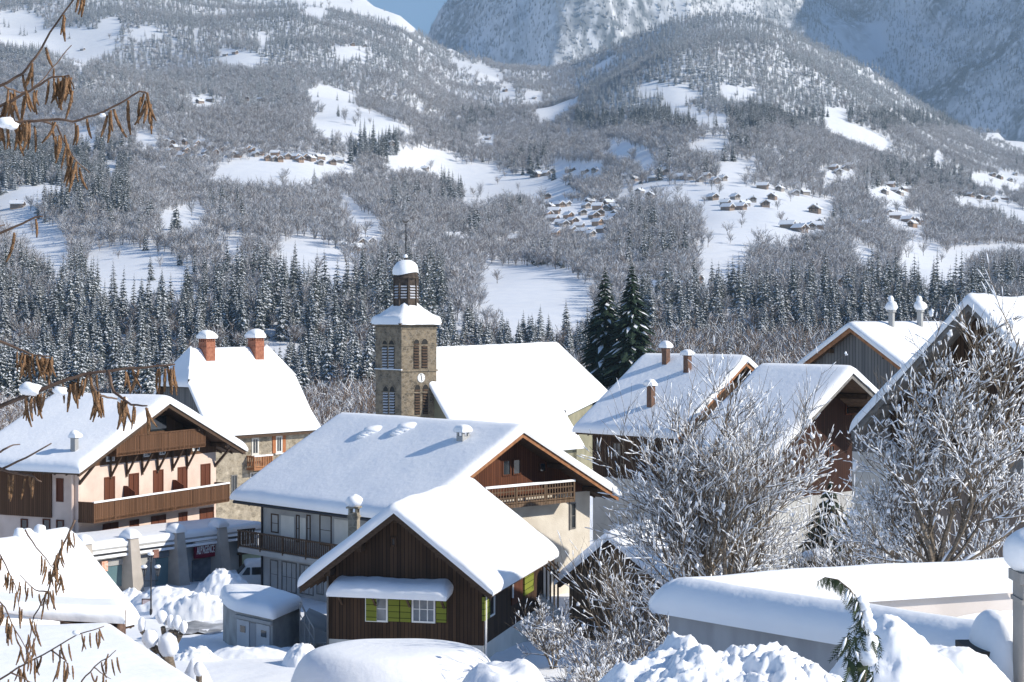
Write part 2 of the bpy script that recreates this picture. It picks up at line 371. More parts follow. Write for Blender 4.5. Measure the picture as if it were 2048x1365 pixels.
# meadows as seen from the village (pixel outlines mapped on the slope)
MEADOW = [
 [(0,22),(70,28),(95,50),(45,62),(0,48)], [(75,60),(150,55),(215,60),(240,78),(200,110),(165,125),(120,110),(85,85)],
 [(195,40),(240,35),(235,70),(200,60)], [(430,95),(500,105),(540,120),(480,128),(440,112)],
 [(610,185),(640,168),(720,195),(700,205),(640,200)], [(615,232),(700,212),(760,228),(800,246),(740,272),(660,272)],
 [(370,192),(420,192),(450,206),(395,210)], [(765,325),(800,303),(850,298),(890,305),(935,320),(880,328),(840,335)],
 [(855,340),(900,328),(975,330),(1030,352),(1100,362),(1170,382),(1100,392),(1010,385),(960,400),(915,415),(935,370),(900,350)],
 [(330,320),(400,345),(470,322),(600,310),(720,320),(680,340),(600,352),(700,400),(760,450),(770,470),(730,465),(680,400),(600,360),(540,365),(430,352)],
 [(0,405),(40,415),(90,445),(140,490),(150,515),(110,525),(50,480),(0,430)], [(160,520),(210,500),(260,490),(340,520),(400,552),(340,570),(260,575),(200,560)],
 [(315,430),(350,418),(400,405),(420,440),(370,440),(330,450)], [(440,478),(480,470),(490,500),(450,510)],
 [(555,480),(620,474),(670,500),(690,530),(730,520),(720,545),(600,540),(560,520)],
 [(960,530),(1080,535),(1150,545),(1150,570),(1190,570),(1190,615),(1100,628),(1010,618),(960,600),(880,585),(880,600),(1000,612),(960,560)],
 [(1090,400),(1240,415),(1215,455),(1180,470),(1130,440),(1090,430)],
 [(1240,368),(1400,372),(1500,372),(1600,392),(1670,402),(1660,430),(1620,455),(1540,465),(1480,480),(1420,450),(1395,405),(1330,385),(1240,380)],
 [(1395,498),(1440,500),(1505,515),(1490,535),(1430,545),(1395,555)], [(1700,490),(1740,495),(1770,525),(1720,515)],
 [(1790,520),(1820,488),(1870,488),(1910,515),(1980,540),(1900,548),(1820,545)],
 [(1200,285),(1235,278),(1270,295),(1325,325),(1300,332),(1260,305),(1215,295)], [(1435,325),(1500,322),(1518,335),(1480,350),(1440,340)],
 [(1265,165),(1330,170),(1330,180),(1280,175)], [(1325,205),(1390,215),(1480,240),(1450,247),(1340,225)], [(1440,170),(1520,175),(1500,185),(1480,200),(1445,185)],
 [(890,118),(960,128),(1015,152),(990,158),(930,135)], [(1000,168),(1030,170),(1030,190),(1000,190)], [(1050,180),(1080,185),(1078,208),(1052,200)],
 [(560,-40),(760,-40),(790,0),(835,55),(810,60),(770,30),(700,15),(600,5)], [(205,312),(240,330),(235,345),(215,335)],
 [(0,62),(60,60),(110,75),(60,85),(0,82)], [(250,60),(300,52),(330,62),(280,72)], [(600,15),(660,20),(650,32),(610,28)], [(660,95),(740,92),(750,100),(670,104)],
 [(150,250),(200,262),(190,275),(150,268)], [(270,262),(300,268),(330,285),(280,280)], [(690,140),(720,142),(712,150)], [(950,270),(990,272),(985,285),(955,282)], [(1100,325),(1210,330),(1205,345),(1110,342)],
 [(1655,215),(1700,220),(1690,235),(1660,230)], [(1560,225),(1580,222),(1590,232)], [(1700,330),(1740,325),(1745,335)], [(1740,375),(1830,378),(1825,395),(1750,395)], [(1940,350),(2048,352),(2048,372),(1950,368)], [(1900,395),(2000,392),(2048,400),(2000,410),(1910,408)], [(1640,345),(1720,330),(1700,345),(1650,355)],
 [(1310,425),(1360,430),(1350,440)], [(820,205),(850,208),(840,214)], [(500,60),(540,70),(520,80)], [(1860,300),(1890,310),(1880,320)], [(1765,425),(1850,430),(1845,455),(1780,450)],
]
HOUSEPX = [(330,285,5),(345,290,5),(372,288,8),(400,288,10),(345,300,6),(362,315,9),(410,308,10),(385,300,6),(448,303,6),(480,303,6),(475,313,8),(505,305,6),(510,312,9),
 (535,318,8),(550,312,6),(572,316,6),(590,318,4),(325,342,9),(300,345,6),(665,326,8),(640,328,5),(622,320,4),(1075,345,10),(1090,350,7),(1190,342,10),(1330,345,12),(1345,352,8),
 (1410,357,6),(1290,350,7),(1360,356,6),(1380,358,6),(1095,432,12),(1137,433,14),(1118,412,8),(1132,410,8),(1095,396,6),(1150,395,6),(1195,417,10),(1215,420,8),(1230,418,7),(1112,468,18),(1165,468,8),(1180,470,9),(1195,450,9),
 (1215,445,7),(1225,440,7),(1240,425,6),(1190,395,6),(1280,385,7),(1300,395,6),(1120,450,7),(1030,480,14),(1025,505,10),(920,483,9),(885,482,8),(720,492,11),(700,498,8),(735,490,6),
 (1290,565,10),(1320,578,12),(1350,570,10),(1330,560,8),(1370,578,8),(1385,565,6),(1610,385,12),(1630,420,20),(1560,380,10),(1525,375,7),(1490,410,9),(1530,412,6),(1450,408,7),(1455,418,10),(1590,388,6),
 (1600,460,10),(1620,456,8),(1635,455,7),(1720,455,9),(1735,452,9),(1730,465,7),(1715,442,7),(1775,428,6),(1815,442,10),(1838,447,6),(1700,432,6),(1790,382,7),(1812,380,8),(1770,386,5),(1715,330,6),(1690,338,5),(1665,340,5),(1640,352,5),
 (1960,395,8),(1975,398,6),(2000,355,9),(2020,360,9),(2035,385,7),(1900,385,5),(35,415,8),(975,280,3),(765,200,4),(1068,198,5),(780,290,3),(818,240,3),(470,107,5),(730,92,5),(493,200,6),(520,200,5),(420,203,6),(1555,555,8),(1680,568,14),(1445,360,6),(1105,440,7),(1128,452,6),(1145,447,7),(1158,455,6),(1200,430,7),(1180,405,6),(1210,402,6),(1165,428,8),(1188,436,7),(1232,432,6),(1250,440,6),(1142,462,8),(1205,462,7),(1100,415,7),(1108,425,7),(1172,415,6),(1220,410,5),(1140,478,7),
 (1080,352,6),(1105,345,5),(1140,342,5),(1170,346,5),(1215,352,5),(1250,356,6),(1270,362,6),(1305,360,6),(1320,345,6),(1390,350,6),(1430,366,6),(1400,362,5),(355,300,6),(372,305,6),(392,292,6),(340,305,6),(420,298,7),(430,310,6),(465,312,6),(495,302,6),(520,308,6),(545,320,6),(560,322,5),(600,322,5),(405,318,7),(380,318,6),
 (1480,418,6),(1505,402,6),(1545,398,5),(1470,398,5),(1425,398,5),(1645,448,5),(1575,455,5),(1680,430,5),(1745,448,7),(1760,455,5),(1790,436,5),(1825,452,6),(1855,440,5),(1690,462,7),(1715,470,6),(1740,475,5),(1780,372,5),(1800,388,5),(1830,386,5),(1850,392,5),(1940,392,5),(1990,402,5),(2010,398,5),(2030,350,6),(1985,352,5),(1735,328,4),(1700,334,5),(1675,346,4),
 (1075,432,6),(1010,500,7),(1045,508,8),(940,487,7),(905,478,6),(690,494,7),(725,502,6),(1280,575,8),(1335,575,8),(1305,590,8),(1362,588,7),(610,318,5),(640,318,5),(680,325,5),(230,205,3),(165,100,3),(400,206,4),(450,112,4),(705,90,4),(850,340,5),(1010,182,5),(1425,350,5)]
def inpoly(x, y, P):
    c = False; j = len(P)-1
    for i in range(len(P)):
        xi, yi = P[i]; xj, yj = P[j]
        if (yi > y) != (yj > y) and x < (xj-xi)*(y-yi)/(yj-yi+1e-9)+xi: c = not c
        j = i
    return c
MBB = [(min(p[0] for p in P), min(p[1] for p in P), max(p[0] for p in P), max(p[1] for p in P), P) for P in MEADOW]
def meadow(u, v):
    u, v = u + 11*mn.noise(Vector((u*.05, v*.08, 2))) + 5*mn.noise(Vector((u*.2, v*.3, 8))), v + 5*mn.noise(Vector((u*.06, v*.09, 5)))
    for a, b, c, d, P in MBB:
        if a <= u <= c and b <= v <= d and inpoly(u, v, P): return True
    return False
rng = random.Random(7)
pt = {'c': [], 'cw': [], 'b': [], 'bw': [], 'bb': []}
nearc, nearb, nearbb = [], [], []
y = 545.
hgrid = {}
for hu, hv, hs in HOUSEPX: hgrid.setdefault((hu//40, hv//40), []).append((hu, hv, hs))
def nearhouse(u, v):
    for i in (-1,0,1):
        for j in (-1,0,1):
            for hu, hv, hs in hgrid.get((int(u)//40+i, int(v)//40+j), ()):
                if abs(u-hu) < hs*.7+1 and -hs*.4 < v-hv < hs*1.7: return True
    return False
def crange(u, v):
    """share of conifers at an image place"""
    c = .05
    if v < 210: c = .55 if (u > 1150 or 150 < u < 700) else .35
    if v < 120: c = .8
    if u > 1150 and v < 250: c = .85
    if u < 260 and 280 < v < 420: c = .75
    if 700 < u < 800 and 245 < v < 310: c = .95
    if 900 < u < 1100 and 200 < v < 330: c = .12
    if 880 < u < 940 and 330 < v < 400: c = .7
    if u < 900 and v > 520: c = .75
    if u > 1250 and v > 545: c = .8
    c += .55*max(0, mn.noise(Vector((u*.008, v*.013, 4))))*1.2 - .1
    return c
while y < 3000:
    sp = max(5.0, y*.0029)
    hw = .40*y
    n = int(2*hw/sp)
    for i in range(n):
        x = -hw + (i+rng.random())*sp; yy = y + rng.random()*sp
        u = CX + F*x/yy
        z = ground(x, yy); v = HZ - F*z/yy
        hpx = 12*F/yy
        inm = False
        for q in (0, .35, .7):
            if meadow(u, v-hpx*q) : inm = True; break
        if (inm and rng.random() > .018) or nearhouse(u, v): continue
        gap = mn.noise(Vector((x*.012, yy*.006, 1)))
        if gap < -.52: continue
        c = crange(u, v-hpx*.5)
        if rng.random() < c:
            (pt['cw'] if v < 230 or rng.random() < .25 else pt['c']).append((x, yy, z))
        else:
            (pt['bw'] if rng.random() < (.55 if v < 200 else .3) else pt['b']).append((x, yy, z))
    y += sp*.92
# mountain forest
for i in range(46000):
    x = rv(rng, -350, 1700); yy = rv(rng, 3900, 5500)
    u = CX + F*x/yy
    if not (860 < u < 2150): continue
    z = mountain(x, yy)
    if mn.noise(Vector((x*.004, yy*.003, 7))) < (-.22 if x < 420 else -.45): continue
    if z > 1200: continue
    pt['cw'].append((x, yy, z))
# forest band behind the village
for i in range(4000):
    yy = rv(rng, 330, 590); x = rv(rng, -.40, .40)*yy; u = CX + F*x/yy
    z = ground(x, yy); top = HZ - F*(z+14)/yy
    lim = interp(u, [0,700,860,900,1180,1250,1300,2048], [535,560,580,596,604,590,550,555])
    if top < lim or meadow(u, HZ-F*z/yy): continue
    if u > 1230 and yy < 505 and rng.random() < .93: continue
    if mn.noise(Vector((x*.02, yy*.02, 3))) < (.05 if yy < 400 else -.22): continue
    if 860 < u < 1200 and yy < 440: continue
    nearc.append((yy, x, z))
for i in range(2500):
    yy = rv(rng, 225, 560); x = rv(rng, -.40, .40)*yy; u = CX + F*x/yy
    if u < 560 and yy > 330 and rng.random() < .5: continue
    if yy > 430 and rng.random() < .4: continue
    if u < 340 and yy < 330 and rng.random() < .5: continue
    z = ground(x, yy)
    top = HZ - F*(z+10)/yy
    if 880 < u < 1200 and top < 625: continue
    nearbb.append((yy, x, z))
nearc.sort(); nearbb.sort()
print('counts', {k: len(v) for k, v in pt.items()}, len(nearc), len(nearbb))
def scatter(name, meshes, pts, n_max, label, cat, group):
    srcs = []
    for i, (yy, x, z) in enumerate(pts[:n_max]):
        me = meshes[i % len(meshes)]
        o = bpy.data.objects.new(name, me); COL.objects.link(o)
        s = rv(rng, .40, .90); o.location = (x, yy, z-.3); o.scale = (s, s, s*rv(rng, .9, 1.12)); o.rotation_euler = (0, 0, rng.random()*6.28)
        tag(o, label, cat, group); srcs.append(o)
    return srcs
def stuff(name, meshes, pts, smin, smax, label, cat, src=None, offset=-.3):
    me = bpy.data.meshes.new(name+'_points'); me.from_pydata([(a, b, c+offset) for a, b, c in pts], [], []); 
    o = bpy.data.objects.new(name, me); COL.objects.link(o); tag(o, label, cat, kind='stuff')
    for m_ in meshes[0].materials: me.materials.append(m_)
    ng = bpy.data.node_groups.new(name, 'GeometryNodeTree')
    ng.interface.new_socket('Geometry', in_out='INPUT', socket_type='NodeSocketGeometry'); ng.interface.new_socket('Geometry', in_out='OUTPUT', socket_type='NodeSocketGeometry')
    I = ng.nodes.new('NodeGroupInput'); O = ng.nodes.new('NodeGroupOutput'); J = ng.nodes.new('GeometryNodeJoinGeometry')
    for k, m_ in enumerate(meshes):
        so_ = src[k]; oi = ng.nodes.new('GeometryNodeObjectInfo'); oi.inputs['Object'].default_value = so_; oi.inputs['As Instance'].default_value = True
        ng.links.new(oi.outputs['Geometry'], J.inputs[0])
    ip = ng.nodes.new('GeometryNodeInstanceOnPoints'); ip.inputs['Pick Instance'].default_value = True
    rr = ng.nodes.new('FunctionNodeRandomValue'); rr.data_type = 'FLOAT_VECTOR'; rr.inputs[0].default_value = (-.04, -.04, 0); rr.inputs[1].default_value = (.04, .04, 6.28)
    rs = ng.nodes.new('FunctionNodeRandomValue'); rs.data_type = 'FLOAT'; rs.inputs[2].default_value = smin; rs.inputs[3].default_value = smax; rs.inputs['Seed'].default_value = 5
    ng.links.new(I.outputs[0], ip.inputs['Points']); ng.links.new(J.outputs[0], ip.inputs['Instance'])
    ng.links.new(rr.outputs[0], ip.inputs['Rotation']); ng.links.new(rs.outputs[1], ip.inputs['Scale']); ng.links.new(ip.outputs[0], O.inputs[0])
    md = o.modifiers.new('scatter', 'NODES'); md.node_group = ng
    return o
talls = []
for i in range(900):
    yy = rv(rng, 320, 520); u = rv(rng, 1230, 2250) if i % 4 else rv(rng, 860, 1200); x = (u-CX)/F*yy
    if u < 1210 and yy > 400: continue
    talls.append((x, yy, ground(x, yy)))
s_c = scatter('conifer', CONN, nearc, 290, 'tall conifer heavy with snow in the dense dark forest behind the village', 'conifer tree', 'snow-laden conifers in the forest band behind the village')
s_b = scatter('bare_tree', BAREB, nearbb, 290, 'bare leafless tree flecked with snow in the thicket just behind the village roofs', 'tree', 'bare trees in the thicket behind the village')
pc = [(x, y_, z) for y_, x, z in nearc[290:]]; pb = [(x, y_, z) for y_, x, z in nearbb[290:]]
stuff('conifer_forest', CONN, pc, .38, .88, 'dense band of snow-dusted conifers at the foot of the slope', 'forest', s_c)
stuff('bare_thicket', BAREB, pb, .75, 1.2, 'thicket of bare snowy trees at the valley bottom', 'woodland', s_b)
stuff('bare_grove', BAREB, talls, 1.15, 1.75, 'taller brownish bare grove in front of the conifers', 'woodland', s_b)
def hero(meshes, pts, name, label, cat, group, n=8):
    """the nearest few of a far kind stand as objects of their own and lend their mesh to the rest"""
    pts.sort(key=lambda q: q[1]); use = [(b_, a_, c_) for a_, b_, c_ in pts[:n]]
    s = scatter(name, meshes, use, n, label, cat, group); del pts[:n]; return s
h1 = hero(CON, pt['c'], 'conifer', 'slim snow-dusted conifer at the lowest edge of the wooded hillside', 'conifer tree', 'slim conifers on the hillside')
h2 = hero(CONW, pt['cw'], 'conifer', 'small conifer white all over with snow among hillside trees', 'conifer tree', 'white conifers on the hillside')
h3 = hero(BARE, pt['b'], 'bare_tree', 'grey bare tree at the lowest edge of the wooded hillside', 'tree', 'grey bare trees on the hillside', 10)
h4 = hero(BAREW, pt['bw'], 'bare_tree', 'frost-white bare tree at the lowest edge of the wooded hillside', 'tree', 'frosted bare trees on the hillside', 9)
stuff('hillside_conifers', CON, pt['c'], .45, .95, 'snowy conifers spread over the wooded hillside', 'forest', h1)
stuff('frosted_conifers', CONW, pt['cw'], .42, .9, 'frost-white conifers on the upper slopes and dome hill', 'forest', h2)
stuff('hillside_bare_woods', BARE, pt['b'], .5, 1.0, 'grey leafless woods covering the hillside', 'woodland', h3)
stuff('frosted_bare_woods', BAREW, pt['bw'], .5, 1.0, 'leafless woods white with frost on the hillside', 'woodland', h4)

# ------------------------------------------------------------------ far houses
def far_house(seed, wallm, w_=7., l_=10., h_=4.2, rise=2.6):
    m = MB(); a = w_/2; b = l_/2
    m.prism([(-a,-b,-2),(a,-b,-2),(a,-b,h_),(0,-b,h_+rise),(-a,-b,h_)], (0, l_, 0), 0)
    o_ = 1.1; k = rise/a
    for s in (-1, 1):
        m.hexa([(0,-b-o_,h_+rise+.02),(s*(a+o_),-b-o_,h_-k*o_+.02),(s*(a+o_),b+o_,h_-k*o_+.02),(0,b+o_,h_+rise+.02),
                (0,-b-o_,h_+rise+.8),(s*(a+o_),-b-o_,h_-k*o_+.7),(s*(a+o_),b+o_,h_-k*o_+.7),(0,b+o_,h_+rise+.8)], 1)
    for sx in (-1.6, 1.6):
        for z0 in (1.0, 3.4): m.box(sx-.5, sx+.5, -b-.03, -b+.1, z0, z0+1.1, 2)
    m.box(-a-.0, a, -b-.9, -b, 2.55, 2.75, 3); m.box(-a, a, -b-.9, -b-.82, 2.7, 3.3, 3)
    m.box(1.0, 1.7, 1, 1.7, h_+1, h_+rise+1.6, 3)
    return m.mesh('chalet', [wallm, SNOW, GLASS, TIMBER])
FW1 = mat('far_pine', (.32,.21,.145), (.42,.29,.20), scale=1); FW2 = mat('far_brown', (.22,.16,.125), (.30,.23,.18), scale=1); FW3 = mat('far_grey', (.28,.25,.23), (.38,.34,.31), scale=1)
FHM = [far_house(1, FW1), far_house(2, FW2, 8, 12, 3.6), far_house(3, FW3, 7, 9, 3.2, 2.3)]
def hillpoint(u, v):
    best = None; yy = 600.
    while yy < 3000:
        x = (u-CX)/F*yy; z = ground(x, yy); vv = HZ - F*z/yy
        if vv <= v+1: return x, yy, z
        yy *= 1.004
    return None
for i, (u, v, s) in enumerate(HOUSEPX):
    q = hillpoint(u, v+s*.3)
    if not q: continue
    x, yy, z = q
    orange = (u < 620 and 275 < v < 330) or (1080 < u < 1240 and 400 < v < 475 and s >= 9) or (u > 1700 and v > 430)
    k = 0 if orange and i % 3 else (1 if i % 2 else 2)
    o = bpy.data.objects.new('chalet', FHM[k]); COL.objects.link(o)
    wreal = s*rv(rng, .95, 1.3)*yy/F
    sc = min(max(wreal/9.5, .5), 2.2)
    o.location = (x, yy, z+.2); o.scale = (sc, sc, sc); o.rotation_euler = (0, 0, R_(rng.choice((25, 40, 10, -30, 55, -60, 75)) + rv(rng, -12, 12)))
    col = ('light pine', 'brown timber', 'weathered grey')[k]
    where = ('in the hamlet high on the left slope' if u < 700 and 270 < v < 350 else 'in the hamlet at the middle of the slope' if 1080 < u < 1310 and 390 < v < 480 else
             'below the church meadow behind the twin spruces' if 1280 < u < 1400 and v > 550 else 'on the open meadow to the right' if 1430 < u < 1650 and v > 365 else
             'scattered in the woods at the far right' if u > 1650 else 'along the terrace above the central hamlet' if 1060 < u < 1440 and v < 370 else 'alone in the hillside woods')
    tag(o, 'tiny %s chalet with snowy roof %s' % (col, where), 'house', 'distant %s chalets %s' % (col, where))
print('p2 ok')

# ------------------------------------------------------------------ valley haze
hm = MB(); hm.box(-3000, 3600, -140, 7900, -420, 1500)
HZM = bpy.data.materials.new('haze_air'); HZM.use_nodes = True; t = HZM.node_tree; t.nodes.clear()
vo = t.nodes.new('ShaderNodeVolumePrincipled'); vo.inputs['Density'].default_value = .00012; vo.inputs['Color'].default_value = (.55,.77,1,1); vo.inputs['Anisotropy'].default_value = .2
ou = t.nodes.new('ShaderNodeOutputMaterial'); t.links.new(vo.outputs[0], ou.inputs['Volume'])
hz_ = hm.obj('haze', HZM); tag(hz_, kind='stuff')
# ------------------------------------------------------------------ snow slabs
def esam(L_, T, free0, free1, step):
    """sample distances along an edge of length L_, dense near free ends"""
    r = min(.62*T, L_*.45)
    a = [0, .015, .05, .13, .26, .45, .7, 1.0]
    s = [q*r for q in a] if free0 else [0]
    e = [L_ - q*r for q in a][::-1] if free1 else [L_]
    lo, hi = s[-1], e[0]
    n = max(1, int(round((hi-lo)/step)))
    mid = [lo + (hi-lo)*i/n for i in range(1, n)]
    return np.array(s + mid + e)/L_
def snow_patch(m, P00, P10, P11, P01, T, free=(1,1,1,1), step=.4, lump=.10, mi=0, seed=0, fl=1.3, lip=.06):
    """snow lying on the quad; free = (u0,u1,v0,v1) edges that are open and rounded. u runs P00->P10, v runs P00->P01"""
    P00, P10, P11, P01 = map(Vector, (P00, P10, P11, P01))
    Lu = max((P10-P00).length, (P11-P01).length, .01); Lv = max((P01-P00).length, (P11-P10).length, .01)
    su = esam(Lu, T, free[0], free[1], step); sv = esam(Lv, T, free[2], free[3], step)
    du = (P10-P00) + (P11-P01); dv = (P01-P00) + (P11-P10); du.z = 0; dv.z = 0
    if du.length > 1e-6: du.normalize()
    if dv.length > 1e-6: dv.normalize()
    n0 = len(m.v); r = .62*T
    def g(x): x = min(1, max(0, x)); return math.sqrt(max(0, 1-(1-x)**2))
    for b in sv:
        for a in su:
            p = P00*(1-a)*(1-b) + P10*a*(1-b) + P11*a*b + P01*(1-a)*b
            gu0 = g(a*Lu/r) if free[0] else 1; gu1 = g((1-a)*Lu/r) if free[1] else 1
            gv0 = g(b*Lv/r) if free[2] else 1; gv1 = g((1-b)*Lv/r) if free[3] else 1
            e = gu0*gu1*gv0*gv1
            q = p + Vector((seed, 0, 0))
            near = 1 - min(gu0, gu1, gv0, gv1)*.5
            nz = mn.noise(q*.45)*.7 + mn.noise(q*fl)*.5*near + mn.noise(q*fl*2.4)*.25*near
            h = T*e*(1 + lump*nz*1.6)
            def bl(gg): return .16*T*math.sin(math.pi*min(gg, 1)) if gg < 1 else 0
            off = -du*bl(gu0) + du*bl(gu1) - dv*bl(gv0) + dv*bl(gv1)
            off *= 1 + 1.6*lump*4*mn.noise(q*fl*1.6)
            drop = lip if e < .02 else 0
            m.v.append((p.x+off.x, p.y+off.y, p.z + h - drop))
    nu = len(su)
    for i in range(len(sv)-1):
        for j in range(nu-1):
            a = n0+i*nu+j; m.f.append((a, a+1, a+nu+1, a+nu)); m.m.append(mi)
def smooth_mesh(me, it=2, fac=.5, weld=.004):
    b = bmesh.new(); b.from_mesh(me); bmesh.ops.remove_doubles(b, verts=b.verts, dist=weld)
    vs = [v for v in b.verts if not v.is_boundary]
    for _ in range(it): bmesh.ops.smooth_vert(b, verts=vs, factor=fac, use_axis_x=True, use_axis_y=True, use_axis_z=True)
    bmesh.ops.recalc_face_normals(b, faces=b.faces); b.to_mesh(me); b.free()
    me.polygons.foreach_set('use_smooth', [True]*len(me.polygons)); me.update()
def snow_obj(name, m, parent, matl=None, it=2, weld=.004):
    o = m.obj(name, matl or SNOW, parent); smooth_mesh(o.data, it, .5, weld); return o

# ------------------------------------------------------------------ a house frame
class House:
    """local x = to the right of the ridge, local y = back along the ridge, z up; origin = front end of the ridge on plan"""
    def __init__(s, name, label, cat, O, phi, base, group=None):
        s.O = Vector((O[0], O[1], base)); s.phi = R_(phi); s.base = base
        s.a = Vector((math.cos(s.phi), -math.sin(s.phi), 0)); s.b = Vector((math.sin(s.phi), math.cos(s.phi), 0))
        s.root = thing(name, label, cat, s.O, -s.phi, group); s.cur = s.root
    def loc(s, P):
        d = Vector(P) - s.O; return Vector((d.dot(s.a), d.dot(s.b), d.z))
    def hit(s, u, v, kind, c):
        """ray through pixel meets local plane x=c ('x') or y=c ('y')"""
        r = Vector(((u-CX)/F, 1, (HZ-v)/F)); ax = s.a if kind == 'x' else s.b
        t_ = (c + s.O.dot(ax)) / r.dot(ax); return s.loc(r*t_)
    def gable(s, L_, rl, rr, zr, ml, mr, T=.5, wf=1.2, wb=.5, el=.9, er=.9, wallm=None, roofm=None, snowm=None, thick=.2, lump=.10, zw=None, topm=None, zt=None, step=.4, fl=1.3, fascia=None, wallname='wall', bottom=0.):
        """zr = ridge height above base; rl, rr horizontal runs; ml, mr slopes"""
        s.L, s.rl, s.rr, s.zr, s.ml, s.mr = L_, rl, rr, zr, ml, mr
        s.wl, s.wr, s.wf, s.wb = rl-el, rr-er, wf, L_-wb
        xl, xr = -s.wl, s.wr; zf = lambda x: zr - thick - (ml*-x if x < 0 else mr*x)
        s.zl, s.zrr = zf(xl), zf(xr)
        y0, y1 = wf, L_-wb
        if topm and zt is not None:
            w_ = MB(); w_.prism([(xl,y0,bottom),(xr,y0,bottom),(xr,y0,zt),(xl,y0,zt)], (0,y1-y0,0)); w_.obj(wallname, wallm, s.root)
            w_ = MB(); w_.prism([(xl+.001,y0-.0,zt),(xr-.001,y0,zt),(xr-.001,y0,s.zrr),(0,y0,zr-thick),(xl+.001,y0,s.zl)], (0,y1-y0,0)); w_.obj('timber_gable', topm, s.root)
        else:
            w_ = MB(); w_.prism([(xl,y0,bottom),(xr,y0,bottom),(xr,y0,s.zrr),(0,y0,zr-thick),(xl,y0,s.zl)], (0,y1-y0,0)); w_.obj(wallname, wallm, s.root)
        rm = MB(); zl = zr - ml*rl; zq = zr - mr*rr
        rm.prism([(-rl,0,zl-thick),(0,0,zr-thick),(0,0,zr),(-rl,0,zl)], (0,L_,0), 0); rm.prism([(0,0,zr-thick),(rr,0,zq-thick),(rr,0,zq),(0,0,zr)], (0,L_,0), 0)
        # rafters and purlins under the eaves
        n = int(L_/.8)
        for i in range(n+1):
            y = .12 + (L_-.24)*i/max(n, 1)
            for sg, run, mm_ in ((-1, rl, ml), (1, rr, mr)):
                w0 = (s.wl if sg < 0 else s.wr) - .1
                rm.hexa([(sg*w0,y-.05,zr-mm_*w0-thick-.14),(sg*(run-.06),y-.05,zr-mm_*(run-.06)-thick-.10),(sg*(run-.06),y+.05,zr-mm_*(run-.06)-thick-.10),(sg*w0,y+.05,zr-mm_*w0-thick-.14),
                         (sg*w0,y-.05,zr-mm_*w0-thick+.01),(sg*(run-.06),y-.05,zr-mm_*(run-.06)-thick+.01),(sg*(run-.06),y+.05,zr-mm_*(run-.06)-thick+.01),(sg*w0,y+.05,zr-mm_*w0-thick+.01)], 0)
        for f in (0, .5, .92):
            for sg, wq, mm_ in ((-1, s.wl, ml), (1, s.wr, mr)):
                x = sg*wq*f; zz = zr - mm_*abs(x) - thick
                rm.box(x-.09, x+.09, .15, wf+.1, zz-.26, zz-.02, 0)
                if f == 0: break
        ro = rm.obj('roof', roofm or TIMBER, s.root)
        fm = MB()
        for sg, run, mm_ in ((-1, rl, ml), (1, rr, mr)):
            fm.hexa([(0,-.035,zr-.30),(sg*(run+.02),-.035,zr-mm_*run-.30),(sg*(run+.02),-.002,zr-mm_*run-.30),(0,-.002,zr-.30),(0,-.035,zr+.03),(sg*(run+.02),-.035,zr-mm_*run+.03),(sg*(run+.02),-.002,zr-mm_*run+.03),(0,-.002,zr+.03)])
        fm.obj('barge_board', fascia or roofm or TIMBER, ro)
        sm = MB(); y0s = -.12
        snow_patch(sm, (-rl-.1,y0s,zl-.04), (0,y0s,zr+.01), (0,L_+.1,zr+.01), (-rl-.1,L_+.1,zl-.04), T, (1,0,1,1), step, lump, seed=s.phi*7, fl=fl)
        snow_patch(sm, (rr+.1,L_+.1,zq-.04), (0,L_+.1,zr+.01), (0,y0s,zr+.01), (rr+.1,y0s,zq-.04), T, (1,0,1,1), step, lump, seed=s.phi*7, fl=fl)
        sn = snow_obj('snow_cover', sm, ro, snowm)
        s.roof, s.snow = ro, sn
        return s
    def zroof(s, x): return s.zr - (s.ml*-x if x < 0 else s.mr*x)
    # wall boxes : wall in 'front','left','right'
    def W(s, wall):
        if wall == 'front': return (lambda t_, n, z: (t_, s.wf-n, z)), 'y', s.wf
        if wall == 'left': return (lambda t_, n, z: (-s.wl-n, t_, z)), 'x', -s.wl
        return (lambda t_, n, z: (s.wr+n, t_, z)), 'x', s.wr
    def rect(s, wall, u0, v0, u1, v1):
        """pixel rectangle -> local span on that wall"""
        f, k, c = s.W(wall); vm = (v0+v1)/2
        A = s.hit(u0, vm, k, c); B = s.hit(u1, vm, k, c)
        M0 = s.hit((u0+u1)/2, v0, k, c); M1 = s.hit((u0+u1)/2, v1, k, c)
        i = 0 if wall == 'front' else 1
        t0, t1 = sorted((A[i], B[i])); return t0, t1, M1.z, M0.z
    def wbox(s, m, wall, t0, t1, n0, n1, z0, z1, mi=0):
        f, _, _ = s.W(wall)
        m.hexa([f(t0,n0,z0), f(t1,n0,z0), f(t1,n1,z0), f(t0,n1,z0), f(t0,n0,z1), f(t1,n0,z1), f(t1,n1,z1), f(t0,n1,z1)], mi)
    def window(s, wall, r, px_=True, frame=None, glass=None, bars=(1, 1), sill=None, shut=None, shutm=None, name='window', fw=.07, label=None, snow=False):
        t0, t1, z0, z1 = s.rect(wall, *r) if px_ else r
        m = MB(); fr = frame or WHITE
        s.wbox(m, wall, t0, t0+fw, -.05, .05, z0, z1); s.wbox(m, wall, t1-fw, t1, -.05, .05, z0, z1)
        s.wbox(m, wall, t0+fw, t1-fw, -.05, .05, z0, z0+fw); s.wbox(m, wall, t0+fw, t1-fw, -.05, .05, z1-fw, z1)
        for i in range(bars[0]):
            c = t0 + (t1-t0)*(i+1)/(bars[0]+1); s.wbox(m, wall, c-.02, c+.02, -.05, .038, z0+fw, z1-fw)
        for i in range(bars[1]):
            c = z0 + (z1-z0)*(i+1)/(bars[1]+1); s.wbox(m, wall, t0+fw, t1-fw, -.05, .032, c-.015, c+.015)
